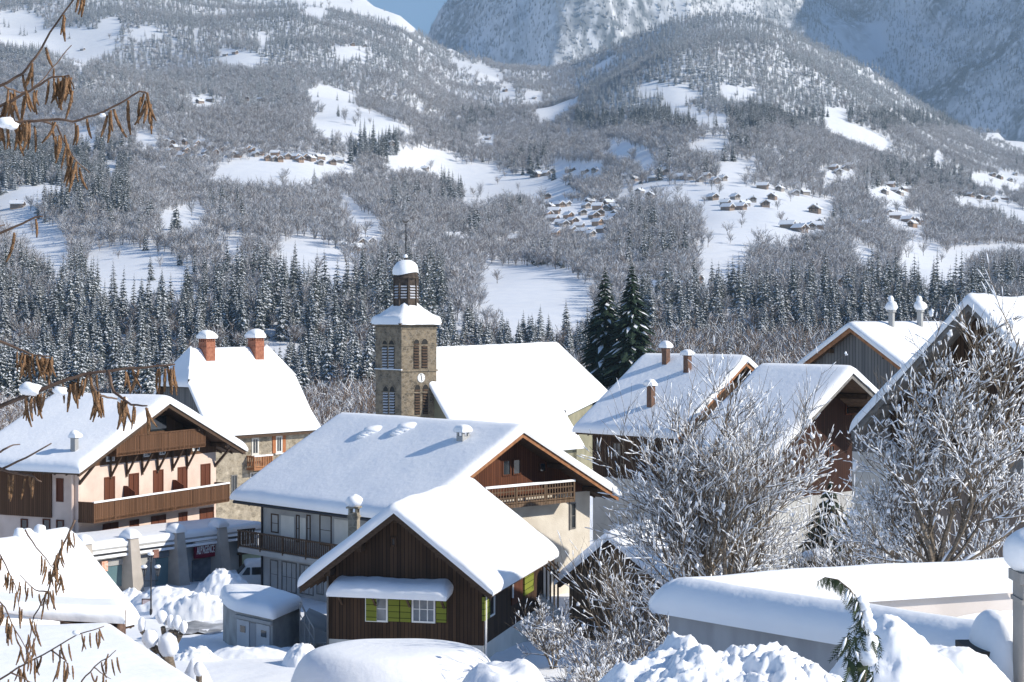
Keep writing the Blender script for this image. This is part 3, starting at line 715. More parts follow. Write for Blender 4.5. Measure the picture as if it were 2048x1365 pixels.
        if sill: s.wbox(m, wall, t0-.12, t1+.12, -.05, .14, z0-.1, z0)
        w_ = m.obj(name, fr, s.root)
        if label: w_['label'] = label
        m = MB(); s.wbox(m, wall, t0+fw*.5, t1-fw*.5, -.04, .012, z0+fw*.5, z1-fw*.5); m.obj('pane', glass or GLASS, w_)
        if snow:
            m = MB(); f, _, _ = s.W(wall); snow_patch(m, f(t0-.1,.02,z0), f(t1+.1,.02,z0), f(t1+.1,.16,z0), f(t0-.1,.16,z0), .12, (1,1,1,1), .3); snow_obj('sill_snow', m, w_)
        for side in (shut or ''):
            m = MB(); ww = (t1-t0)*.5
            if side == 'a': s.wbox(m, wall, t0-ww, t0-.01, .0, .06, z0, z1)
            else: s.wbox(m, wall, t1+.01, t1+ww, .0, .06, z0, z1)
            m.obj('shutter', shutm or SHUTB, w_)
        return w_
    def panel(s, wall, r, matl, name, n=.05, px_=True, n0=-.02, label=None):
        t0, t1, z0, z1 = s.rect(wall, *r) if px_ else r
        m = MB(); s.wbox(m, wall, t0, t1, n0, n, z0, z1); o = m.obj(name, matl, s.root)
        if label: o['label'] = label
        return o
    def balcony(s, wall, t0, t1, z, depth=1.1, rail=1.0, matl=None, picket=.14, solid=False, snow=.12, slab=.18, slabm=None, pw=.05):
        m = MB(); s.wbox(m, wall, t0, t1, -.02, depth, z-slab, z); b_ = m.obj('balcony', slabm or matl, s.root)
        m = MB()
        def run(a0, a1, fix, along):
            n = max(2, int((a1-a0)/picket))
            for i in range(n):
                c = a0 + (a1-a0)*(i+.5)/n; hw = (a1-a0)/n*(.46 if solid else pw/picket*.5)
                if along: s.wbox(m, wall, c-hw, c+hw, fix-.03, fix, z-.12 if solid else z+.1, z+rail-.08)
                else: s.wbox(m, wall, fix-.02, fix+.02, c-hw, c+hw, z-.12 if solid else z+.1, z+rail-.08)
            if along:
                s.wbox(m, wall, a0-.04, a1+.04, fix-.06, fix+.03, z+rail-.08, z+rail); s.wbox(m, wall, a0, a1, fix-.05, fix+.012, z+.04, z+.11)
            else:
                s.wbox(m, wall, fix-.04, fix+.04, a0, a1-.06, z+rail-.08, z+rail-.003)
        run(t0, t1, depth, True); run(0, depth-.04, t0+.03, False); run(0, depth-.04, t1-.03, False)
        n = max(2, int((t1-t0)/1.8))
        for i in range(n+1):
            c = t0+.05 + (t1-t0-.1)*i/n; s.wbox(m, wall, c-.05, c+.05, depth-.075, depth+.02, z-.1, z+rail+.002)
        m.obj('railing', matl, b_)
        if snow:
            f, _, _ = s.W(wall); m = MB()
            snow_patch(m, f(t0,depth-.07,z+rail), f(t1,depth-.07,z+rail), f(t1,depth+.05,z+rail), f(t0,depth+.05,z+rail), snow, (1,1,1,1), .35, .5)
            snow_obj('rail_snow', m, b_)
        return b_
    def chimney(s, u, v, y=None, x=None, w_=.5, h=1.2, matl=None, cap='slab', snowh=.45, name='chimney', d=.5):
        """stands where the pixel ray of its foot meets the roof plane"""
        r = Vector(((u-CX)/F, 1, (HZ-v)/F)); t_ = s.O.length*.7
        while t_ < s.O.length*1.5:
            P = s.loc(r*t_)
            if -s.rl-1 < P.x < s.rr+1 and P.z < s.zroof(P.x)+.35: break
            t_ += .05
        P = s.loc(r*t_); x, y, z = P.x, P.y, P.z
        m = MB(); m.box(x-w_/2, x+w_/2, y-d/2, y+d/2, z-1.0, z+h)
        if cap == 'slab': 
            for sx in (-1, 1):
                for sy in (-1, 1): m.box(x+sx*(w_/2-.06)-.05, x+sx*(w_/2-.06)+.05, y+sy*(d/2-.06)-.05, y+sy*(d/2-.06)+.05, z+h-.01, z+h+.22)
            m.box(x-w_/2-.08, x+w_/2+.08, y-d/2-.08, y+d/2+.08, z+h+.2, z+h+.28); top = z+h+.28
        else: m.box(x-w_/2-.05, x+w_/2+.05, y-d/2-.05, y+d/2+.05, z+h, z+h+.08); top = z+h+.08
        c = m.obj(name, matl or BRICK, s.roof)
        m = MB(); q = .1
        snow_patch(m, (x-w_/2-q,y-d/2-q,top), (x+w_/2+q,y-d/2-q,top), (x+w_/2+q,y+d/2+q,top), (x-w_/2-q,y+d/2+q,top), snowh, (1,1,1,1), .15, .3)
        snow_obj('chimney_snow', m, s.roof, None, 1); return c

def apex(u, v, d):   # plan point + height of a pixel at depth d
    P = px(u, v, d); return (P.x, P.y), P.z

# ================================================================== pink chalet
BASE = -16.2
(O, z) = apex(337, 806, 111.2)
Hc = House('chalet', 'large pink chalet with wide snowy roof and two long brown balconies', 'house', O, -64, BASE)
Hc.gable(8.6, 8.3, 8.1, z-BASE, .42, .42, T=.55, wf=1.3, wb=.6, el=1.55, er=1.35, wallm=PINK, topm=BROWNW, zt=-9.05-BASE, roofm=TIMBER, lump=.07)
rz = lambda v, d: (HZ-v)/F*d - BASE
zb1 = rz(1040, 105.5); zb2 = rz(884, 112)
Hc.balcony('front', -Hc.wl-.02, Hc.wr-.1, zb1, 1.1, 1.02, BROWNW, solid=True, picket=.17, snow=.03)
Hc.balcony('front', -4.6, 4.2, zb2-.35, 1.0, 1.0, BROWNW, solid=True, picket=.17, snow=0)
for i in range(6):
    m = MB(); t_ = -3.9 + i*1.5
    Hc.wbox(m, 'front', t_-.06, t_+.06, .0, .1, zb2-1.9, zb2-.5)
    f, _, _ = Hc.W('front'); m.hexa([f(t_-.05,.05,zb2-1.7), f(t_+.05,.05,zb2-1.7), f(t_+.05,.15,zb2-1.75), f(t_-.05,.15,zb2-1.75), f(t_-.05,.75,zb2-.55), f(t_+.05,.75,zb2-.55), f(t_+.05,.88,zb2-.55), f(t_-.05,.88,zb2-.55)])
    m.obj('balcony_bracket', TIMBER, Hc.root)
for u0, v0, u1 in ((208,954,229), (257,947,277), (306,940,326), (355,934,374), (401,928,420)):
    Hc.window('front', (u0, v0, u1, v0+62), frame=SHUTB, glass=SHUTB, bars=(1,0), name='balcony_door')
for u0, v0, u1, v1 in ((205,1046,236,1076), (259,1040,277,1068), (302,1031,331,1060), (357,1025,374,1046), (399,1016,427,1048)):
    Hc.window('front', (u0, v0, u1, v1), frame=SHUTB, glass=SHUTB, bars=(1,0), name='shuttered_window')
for u0, v0, u1, v1 in ((212,908,228,923), (286,902,301,914), (318,895,330,910), (384,890,398,902)):
    Hc.window('front', (u0, v0, u1, v1), frame=WHITE, glass=GLASSC, bars=(1,0))
for u0, v0, u1, v1 in ((242,972,253,1000), (340,960,351,986)):
    t0, t1, z0, z1 = Hc.rect('front', u0, v0, u1, v1); m = MB(); f, _, _ = Hc.W('front'); t_ = (t0+t1)/2
    m.prism([f(t_-.04,0,zb1), f(t_-.04,.85,zb1), f(t_-.04,.85,z0+.5), f(t_-.04,.6,z1-.2), f(t_-.04,.25,z1), f(t_-.04,0,z1)], Vector(f(.08,0,0))-Vector(f(0,0,0))); m.obj('balcony_screen', SHUTB, Hc.root)
# glazed terrace doors under the gable peak
Hc.panel('front', (300, 832, 332, 862), GLASS, 'gable_window', .03)
# left side : timber upper storey and plaster
zc0 = rz(1030, 108)
Hc.panel('left', (Hc.wf+1.9, Hc.wb, zc0, Hc.zl-.05), BROWNW, 'timber_cladding', .12, px_=False)
Hc.window('left', (113,957,127,1004), frame=SHUTB, glass=SHUTB, bars=(0,0), name='shuttered_window')
for u0, v0, u1, v1 in ((42,1038,56,1062), (86,1038,101,1063), (113,1040,128,1060)): Hc.window('left', (u0, v0, u1, v1), frame=SHUTB, glass=GLASS, bars=(0,0))
m = MB(); f, _, _ = Hc.W('left'); m.tube([f(Hc.wf+.35,.12,0), f(Hc.wf+.35,.12,Hc.zl)], .09, 8); m.obj('drainpipe', PINK, Hc.root)
Hc.chimney(149, 908, w_=.32, d=.32, h=.9, matl=GREYP, cap='flat', snowh=.42)
# gable knee brackets of the overhang
m = MB()
for sx in (-Hc.wl+.1, Hc.wr-.1):
    m.hexa([(sx-.08,.2,Hc.zroof(sx)-.5),(sx+.08,.2,Hc.zroof(sx)-.5),(sx+.08,1.35,Hc.zroof(sx)-1.7),(sx-.08,1.35,Hc.zroof(sx)-1.7),(sx-.08,.2,Hc.zroof(sx)-.35),(sx+.08,.2,Hc.zroof(sx)-.35),(sx+.08,1.35,Hc.zroof(sx)-1.5),(sx-.08,1.35,Hc.zroof(sx)-1.5)])
m.obj('roof_brace', TIMBER, Hc.root)

# ================================================================== central farmhouse
BASE = -16.6
(O, z) = apex(1045, 864, 98)
Hf = House('farmhouse', 'broad farmhouse in the centre with huge snowy roof, timber gable and cream wall', 'house', O, -43, BASE)
Hf.gable(15.7, 7.6, 7.3, z-BASE, .545, .53, T=.50, wf=1.35, wb=1.5, el=.9, er=.85, wallm=CREAM, topm=REDW, zt=rz(996, 99.5), roofm=TIMBER, fascia=FASCIA, lump=.10)
zf1 = rz(1003, 100)
Hf.balcony('front', Hf.hit(945, 1000, 'y', Hf.wf).x, Hf.hit(1150, 985, 'y', Hf.wf-1).x, zf1+.03, 1.0, 1.0, HBOARD, picket=.2, pw=.05, snow=.07)
m = MB()
for zz in (.36, .68): Hf.wbox(m, 'front', Hf.hit(945, 1000, 'y', Hf.wf).x, Hf.hit(1150, 985, 'y', Hf.wf-1).x, .93, .99, zf1+zz, zf1+zz+.07)
m.obj('balcony_slat', HBOARD, Hf.root)
Hf.window('front', (1004,920,1021,952), frame=REDW, glass=GLASS, bars=(0,0)); Hf.window('front', (1025,918,1041,950), frame=REDW, glass=GLASS, bars=(0,0))
Hf.window('front', (1078,925,1092,945), frame=REDW, glass=GLASS, bars=(0,0))
Hf.window('front', (1141,1006,1151,1058), frame=GREYT, glass=GLASS, bars=(0,1))
Hf.panel('front', (1138,1004,1141,1060), GREYT, 'shutter', .06)
# left eave facade: galleries over the square
fl_ = lambda u, v: Hf.hit(u, v, 'x', -Hf.wl)
zg = fl_(560, 1098).z
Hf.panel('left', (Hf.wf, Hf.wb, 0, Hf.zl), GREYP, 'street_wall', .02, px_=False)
yb = fl_(545, 1090).y
Hf.balcony('left', Hf.wf+3, Hf.wb+.7, zg, 1.15, .95, TIMBER, picket=.16, pw=.07, snow=0, slab=.3, slabm=GREYP)
for r in ((543,1028,558,1066), (593,1030,600,1085), (640,1030,664,1092), (614,1030,622,1085)): Hf.window('left', r, frame=TIMBER, glass=GLASS, bars=(0,1))
for r, g_ in (((563,1032,590,1082), CREAM), ((601,1036,613,1084), CREAM), ((670,1040,700,1092), CREAM)): Hf.panel('left', r, WHITEP, 'wall_panel', .05)
for r in ((541,1120,557,1178), (564,1124,594,1186), (600,1130,628,1190), (634,1134,648,1190)): Hf.window('left', r, frame=GREYT, glass=GLASSC if r[0] in (564,) else GLASS, bars=(2,1) if r[0] > 560 else (0,1), name='shop_window')
Hf.chimney(926, 884, w_=.5, d=.5, h=.3, matl=GREYP, cap='slab', snowh=.3)
# half-buried roof vents
m = MB()
for u, v in ((745,862),(812,856)):
    r = Vector(((u-CX)/F, 1, (HZ-v)/F)); t_ = 95
    while True:
        P = Hf.loc(r*t_)
        if P.z < Hf.zroof(P.x)+.5 and P.x < 0 or t_ > 125: break
        t_ += .1
    for k in range(5): m.blob((P.x-.16*k+.3, P.y+.05*k, Hf.zroof(P.x-.16*k+.3)+.36), .66-.05*k, 0, .12, 14, 8, seed=k, sq=(1.25,.95,.42))
o = m.obj('snow_hump', SNOW, Hf.roof, smooth=True)
m = MB(); m.tube([(-Hf.rl-.05, 1, Hf.zroof(-Hf.rl)-.22), (-Hf.rl-.05, 15.6, Hf.zroof(-Hf.rl)-.22)], .08, 6); m.obj('gutter', DMETAL, Hf.roof)
m = MB(); m.tube([(-Hf.rl+.05, Hf.wb+.1, Hf.zroof(-Hf.rl)-.3), (-Hf.wl-.08, Hf.wb-.1, Hf.zl-.5), (-Hf.wl-.08, Hf.wb-.1, 0)], .06, 6); m.obj('drainpipe', DMETAL, Hf.root)

# ================================================================== front wooden chalet
BASE = -15.9
(O, z) = apex(789, 1024, 73.6)
Hw = House('wooden_chalet', 'dark weathered timber chalet in front with lime green shutters', 'house', O, 14, BASE)
Hw.gable(11.6, 3.95, 3.95, z-BASE, .78, .78, T=.46, wf=.75, wb=.35, el=.85, er=.5, wallm=WHITEP, topm=DARKW, zt=rz(1292, 73.5), roofm=TIMBER, lump=.15, fl=3.6, step=.22)
Hw.wr  # right wall
# windows of the gable
def fwin(u0, v0, u1, v1, **k): return Hw.window('front', (u0, v0, u1, v1), **k)
w1 = fwin(731,1191,776,1244, frame=WHITE, glass=GLASSC, bars=(1,1))
Hw.panel('front', (733,1194,754,1242), GREEN, 'shutter', .075)
Hw.panel('front', (777,1194,799,1243), GREEN, 'shutter', .05); Hw.panel('front', (801,1195,822,1244), GREEN, 'shutter', .05)
w2 = fwin(824,1192,871,1246, frame=WHITE, glass=GLASSC, bars=(2,1))
Hw.panel('front', (873,1194,893,1245), GREEN, 'shutter', .05)
fwin(781,1074,793,1094, frame=DARKW, glass=GLASS, bars=(0,0), name='attic_window')
# pent roof with its own snow roll
t0, t1, z0, z1 = Hw.rect('front', 676, 1160, 899, 1186)
m = MB(); f, _, _ = Hw.W('front')
m.hexa([f(t0,0,z0+.02), f(t1,0,z0+.02), f(t1,.75,z0-.12), f(t0,.75,z0-.12), f(t0,0,z0+.12), f(t1,0,z0+.12), f(t1,.75,z0-.02), f(t0,.75,z0-.02)])
for i in range(4):
    c = t0+.2+(t1-t0-.4)*i/3
    m.hexa([f(c-.04,.02,z0-.55), f(c+.04,.02,z0-.55), f(c+.04,.1,z0-.55), f(c-.04,.1,z0-.55), f(c-.04,.55,z0-.09), f(c+.04,.55,z0-.09), f(c+.04,.65,z0-.09), f(c-.04,.65,z0-.09)])
pr = m.obj('pent_roof', TIMBER, Hw.root)
m = MB(); snow_patch(m, f(t0-.12,.9,z0-.05), f(t1+.12,.9,z0-.05), f(t1+.12,-.0,z0+.12), f(t0-.12,-.0,z0+.12), .5, (1,1,1,0), .22, .16, fl=2.6); snow_obj('snow_roll', m, pr)
# right side wall
Hw.window('right', (967,1190,988,1236), frame=WHITE, glass=GLASS, bars=(0,0)); Hw.panel('right', (965,1191,976,1239), GREEN, 'shutter', .09)
Hw.panel('right', (1022,1152,1044,1205), REDW, 'door', .05); Hw.panel('right', (1046,1135,1064,1187), GREEN, 'shutter', .08)
m = MB(); f, _, _ = Hw.W('right'); q = Hw.hit(1021, 1180, 'x', Hw.wr).y; q2 = Hw.hit(956, 1250, 'x', Hw.wr).y
m.tube([f(q,.1,rz(1150,76)), f(q,.1,rz(1210,76))], .045, 6); m.tube([f(Hw.wf+.12,.08,.5), f(Hw.wf+.12,.08,Hw.zrr)], .05, 6); m.obj('drainpipe', WHITE, Hw.root)
m = MB(); f, _, _ = Hw.W('front'); m.tube([f(-Hw.wl+.05,.08,0), f(-Hw.wl+.05,.08,Hw.zl)], .04, 6); m.obj('corner_pipe', GREYT, Hw.root)
P = Hw.loc(px(708, 1026, 78.5)); m = MB(); m.box(P.x-.2,P.x+.2,P.y-.2,P.y+.2,P.z-2.6,P.z); m.box(P.x-.24,P.x+.24,P.y-.24,P.y+.24,P.z-.2,P.z-.12)
for sx in (-1,1):
    for sy in (-1,1): m.box(P.x+sx*.15-.04,P.x+sx*.15+.04,P.y+sy*.15-.04,P.y+sy*.15+.04,P.z,P.z+.2)
m.box(P.x-.27,P.x+.27,P.y-.27,P.y+.27,P.z+.2,P.z+.27); ch = m.obj('chimney', STONE, Hw.roof)
m = MB(); m.blob((P.x,P.y,P.z+.48), .34, 0, .2, 14, 10, seed=4, sq=(1.02,1.02,.85)); m.obj('chimney_snow', SNOW, Hw.roof, smooth=True)
# rear stair to the farmhouse
m = MB(); A = px(1070, 1130, 84); B = px(1118, 1180, 82)
st = thing('staircase', 'outdoor stair with wooden handrails between the wooden chalet and the cream wall', 'staircase', (A.x, A.y, A.z-2.6))
dv_ = (B-A)
for i in range(9):
    p_ = dv_*(i/9.); m.box(p_.x-.1, p_.x+dv_.x/9+.1, p_.y-.9, p_.y+.5, p_.z+1.2, p_.z+1.45)
m.obj('steps', WHITEP, st)
for yy in (-.9, .5):
    m = MB(); m.tube([(0,yy,3.5), tuple(Vector((0,yy,3.5))+dv_)], .04, 5)
    m.tube([(0,yy,3.1), tuple(Vector((0,yy,3.1))+dv_)], .03, 5)
    for i in range(7):
        p_ = dv_*(i/6.); m.tube([(p_.x,yy,p_.z+1.3), (p_.x,yy,p_.z+3.5)], .03, 4)
    m.obj('handrail', HBOARD, st)

# ================================================================== stone house
BASE = -17.5
dL = 128.; L0 = Vector(((425-CX)/F*dL, dL, 0)); a_ = Vector((.64, .77, 0)); n_ = Vector((.77, -.64, 0))
phi = math.degrees(math.atan2(.64, .77))
Rm = L0 - n_*4.0      # ridge line start
Hs = House('stone_house', 'rubble stone house with steep snowy half-hipped roof and two red chimneys', 'house', (Rm.x, Rm.y), phi, BASE)
Ls = 10.2; run = 4.0; zr_ = -3.05-BASE; ze = -8.75-BASE; ins = 1.45; fl0 = .42
roofp = lambda x, z: (x, z)
m = MB(); xw = 3.45
m.prism([(-xw,.5,0),(xw,.5,0),(xw,.5,ze+.6),(0,.5,ze+.6),(-xw,.5,ze+.6)], (0, Ls-1.0, 0)); m.obj('wall', STONE, Hs.root)
zh = zr_ - (zr_-ze)*.45; xh = run*.40
def prof(side):   # flared main slope, mid break points
    return [(0, zr_), (side*xh, zh+.25), (side*run*.8, ze+.95), (side*run, ze)]
m = MB()
for sd_ in (-1, 1):
    P = prof(sd_); t_ = .18
    m.poly([(0,ins,zr_),(P[1][0],.0,P[1][1]),(P[1][0],Ls,P[1][1]),(0,Ls-ins,zr_)]); 
    for k in (1, 2):
        (x0, z0), (x1, z1) = P[k], P[k+1]
        m.quad((x0,0,z0),(x1,0,z1),(x1,Ls,z1),(x0,Ls,z0)); m.quad((x0,0,z0-t_),(x1,0,z1-t_),(x1,Ls,z1-t_),(x0,Ls,z0-t_))
        m.quad((x0,0,z0),(x1,0,z1),(x1,0,z1-t_),(x0,0,z0-t_)); m.quad((x0,Ls,z0),(x1,Ls,z1),(x1,Ls,z1-t_),(x0,Ls,z0-t_))
    x1, z1 = P[3]; m.quad((x1,0,z1),(x1,Ls,z1),(x1,Ls,z1-.3),(x1,0,z1-.3)); m.quad((x1,0,z1-.3),(x1,Ls,z1-.3),(x1-sd_*.7,Ls,z1-.3),(x1-sd_*.7,0,z1-.3))
for yy, yi in ((0, ins), (Ls, Ls-ins)): m.tri((-xh,yy,zh+.25),(xh,yy,zh+.25),(0,yi,zr_))
Hs.roof = m.obj('roof', TIMBER, Hs.root)
m = MB()
for yy in (.5, Ls-.5): m.poly([(-xw,yy,ze+.5),(xw,yy,ze+.5),(run*.8-.2,yy,ze+.9),(xh,yy,zh+.1),(-xh,yy,zh+.1),(-run*.8+.2,yy,ze+.9)])
m.obj('timber_gable', GREYW, Hs.root)
m = MB(); T = .5
for sd_ in (-1, 1):
    P = prof(sd_); A = [(0,ins,zr_),(0,Ls-ins,zr_)]
    q = lambda *p: p if sd_ > 0 else p[::-1]
    def patch(p00, p10, p11, p01, free): snow_patch(m, p00, p10, p11, p01, T, free, .4, .07)
    # u along ridge, v down the slope
    patch((0,ins,zr_), (0,Ls-ins,zr_), (P[1][0],Ls+.1,P[1][1]), (P[1][0],-.1,P[1][1]), (0,0,0,0))
    patch((P[1][0],-.1,P[1][1]), (P[1][0],Ls+.1,P[1][1]), (P[2][0],Ls+.1,P[2][1]), (P[2][0],-.1,P[2][1]), (1,1,0,0))
    patch((P[2][0],-.1,P[2][1]), (P[2][0],Ls+.1,P[2][1]), (P[3][0]+sd_*.1,Ls+.1,P[3][1]), (P[3][0]+sd_*.1,-.1,P[3][1]), (1,1,0,1))
snow_patch(m, (-xh,-.1,zh+.25), (xh,-.1,zh+.25), (.0,ins,zr_), (-.0,ins,zr_), T, (0,0,1,0), .3, .07)
snow_patch(m, (xh,Ls+.1,zh+.25), (-xh,Ls+.1,zh+.25), (.0,Ls-ins,zr_), (.0,Ls-ins,zr_), T, (0,0,1,0), .3, .07)
sn = snow_obj('snow_cover', m, Hs.roof, None, 3, .03)
Hs.wl, Hs.wr, Hs.wf, Hs.wb = xw, xw, .5, Ls-.5
for r, sh in (((503,876,517,910), None), ((551,872,564,906), 'ab')):
    Hs.window('right', r, frame=WHITEP, glass=GLASS, bars=(1,0), shut=sh, shutm=SHUTR, sill=1, fw=.12)
Hs.window('right', (500,945,514,985), frame=WHITEP, glass=GLASS, bars=(1,0)); Hs.window('right', (462,950,474,992), frame=GREYT, glass=GLASS, bars=(1,0))
t0, t1, z0, z1 = Hs.rect('right', 493, 910, 530, 934)
Hs.balcony('right', t0, t1, z0, .8, .85, FASCIA, picket=.16, pw=.08, snow=.05)
for u, vb in ((414, 711), (512, 711)):
    P = Hs.loc(px(u, vb, 134.5 if u < 450 else 139)); x = .35; 
    P = Hs.hit(u, vb, 'x', x); y = P.y
    m = MB(); m.box(x-.42, x+.42, y-.42, y+.42, zr_-1.0, zr_+.75)
    m.box(x-.46, x+.46, y-.46, y+.46, zr_+.35, zr_+.42)
    for k in range(5):
        for s_ in (-1, 1):
            m.box(x-.40+k*.18, x-.33+k*.18, y+s_*.38-.04, y+s_*.38+.04, zr_+.75, zr_+.98); m.box(x+s_*.38-.04, x+s_*.38+.04, y-.40+k*.18, y-.33+k*.18, zr_+.75, zr_+.98)
    m.box(x-.5, x+.5, y-.5, y+.5, zr_+.98, zr_+1.05); c = m.obj('chimney', BRICK, Hs.roof)
    m = MB(); snow_patch(m, (x-.5,y-.5,zr_+1.05),(x+.5,y-.5,zr_+1.05),(x+.5,y+.5,zr_+1.05),(x-.5,y+.5,zr_+1.05), .6, (1,1,1,1), .2, .2); snow_obj('chimney_snow', m, Hs.roof, None, 1)

# ================================================================== church nave
CH = 1.18
def cp(t_, r, z): return (r, t_, z)       # local: x = r (downslope), y = t
S = Vector((-6.4, 160, 0))*CH; BASE = -22.
Hn = House('church', 'church nave with one steep dazzling snow-covered roof beside the bell tower', 'church', (S.x, S.y), 45, BASE)
# house local axes: a = (cos45,-sin45) = downslope n, b=(.707,.707)
def C(t_, r, z=None):
    z = (-3.75 - 1.2*r if z is None else z); return (r*CH, t_*CH, z*CH - BASE)
T = .6; m = MB(); zq = .33
Er = 14.9
pts = dict(a0=C(-3.1, 0), a1=C(Er, 0, -3.45), e0=C(-3.1, 7.1), e1=C(11, 7.0), v1=C(11, 4.6))
P1 = Vector(C(11, 4.75)); P2 = Hn.loc(px(1203, 797, 176*CH)); P2b = (P2.x-3.5, P2.y+5, P2.z)
m.poly([C(-3.1,0), C(-3.1,7.1), C(11,7.0), tuple(P1)]); m.tri(C(-3.1,0), tuple(P1), C(Er,0,-3.45)); m.tri(C(Er,0,-3.45), tuple(P1), tuple(P2)); m.tri(C(Er,0,-3.45), tuple(P2), P2b)
m.poly([C(-3.1,0), C(Er,0,-3.45), (-6,Er*CH,C(0,0)[2]-7), (-6,-3.1*CH,C(0,0)[2]-7)]); m.tri(C(Er,0,-3.45), P2b, (-6,Er*CH,C(0,0)[2]-7))
Hn.roof = m.obj('roof', TIMBER, Hn.root)
m = MB()
snow_patch(m, C(-3.1,0), C(11,0,-3.53), tuple(P1), C(-3.1,4.75), T, (1,0,0,0), .6, .05)
snow_patch(m, C(-3.1,4.75), tuple(P1), C(11,7.0), C(-3.1,7.1), T, (1,1,0,1), .6, .05)
snow_patch(m, C(11,0,-3.53), C(Er,0,-3.45), tuple(P1), tuple(P1), T, (0,0,0,0), .6, .05)
snow_patch(m, C(Er,0,-3.45), C(Er,0,-3.45), tuple(P2), tuple(P1), T, (0,0,0,1), .6, .05)
snow_patch(m, C(Er,0,-3.45), C(Er,0,-3.45), P2b, tuple(P2), T, (0,0,0,1), .6, .05)
snow_patch(m, C(-3.1,0), C(Er,0,-3.45), (-6,Er*CH,C(0,0)[2]-7), (-6,-3.1*CH,C(0,0)[2]-7), T, (1,0,0,1), .8, .05)
snow_obj('snow_cover', m, Hn.roof, None, 2, .02)
m = MB()
m.prism([C(-2.6,0,-3.95), C(-2.6,6.6,-11.6), C(-2.6,6.6,-18), C(-2.6,-4,-18), C(-2.6,-4,-9)], (0, .6, 0))           # front gable wall
m.prism([C(-2.5,6.5,-11.8), C(10.6,6.5,-11.8), C(10.6,6.5,-18.5), C(-2.5,6.5,-18.5)], (-.6, 0, 0))
a1 = Vector(P1); a2 = Vector(P2); mid = (a1+a2)/2
b1 = a1 + Vector((-.9,.6,-.4)); b2 = a2 + Vector((-1.2,-.2,-.4))
m.prism([tuple(b1), tuple(b2), (b2.x, b2.y, 0), (b1.x, b1.y, 0)], (-1.2, 1.0, 0))
m.prism([C(10.6,6.5,-11.9), C(10.6,4.3,-9.6), C(10.6,0,-9), C(10.6,0,-18), C(10.6,6.5,-18)], (0,-.6,0))
m.obj('wall', mat('nave_wall', (.20,.19,.13), (.27,.25,.17), scale=.6), Hn.root)
cross = MB(); q = C(Er,0,-2.95); cross.box(q[0]-.05,q[0]+.05,q[1]-.05,q[1]+.05,q[2]-.6,q[2]+.9); cross.box(q[0]-.3,q[0]+.3,q[1]-.04,q[1]+.04,q[2]+.45,q[2]+.54); cross.obj('ridge_cross', DMETAL, Hn.roof)

# ================================================================== bell tower
dT = 154.4*CH; NT = Vector(((803-CX)/F*dT, dT, 0)); th = 51.5; s_ = 3.66*CH
Ht = House('bell_tower', 'square stone church tower with clock, snowy eaves and dark wooden lantern', 'tower', (NT.x, NT.y), 90-th-90+0, BASE)
# local x (a) must be the right face direction (sin th, cos th): phi = th-90
Ht.phi = R_(th-90); Ht.a = Vector((math.sin(R_(th)), math.cos(R_(th)), 0)); Ht.b = Vector((-math.cos(R_(th)), math.sin(R_(th)), 0))
Ht.root.rotation_euler = (0, 0, -Ht.phi)
sx_, sy_ = 3.62*CH, 3.85*CH
Ht.wl = 0; Ht.wf = 0; Ht.wr = sx_
top = (HZ-650)/F*dT - BASE
m = MB(); m.box(0, sx_, 0, sy_, 0, top); m.obj('wall', TSTONE, Ht.root)
m = MB()
for v, pr_ in ((741, .14), (690, .05), (785, .07), (655, .1)):
    z = (HZ-v)/F*dT - BASE; m.box(-pr_, sx_+pr_, -pr_, sy_+pr_, z-.14, z)
m.obj('string_course', TSTONE, Ht.root)
m = MB(); z = (HZ-741)/F*dT - BASE; snow_patch(m, (-.12,sy_+.1,z), (.03,sy_+.1,z), (.03,-.12,z), (-.12,-.12,z), .10, (1,0,1,1), .3); snow_obj('ledge_snow', m, Ht.root)
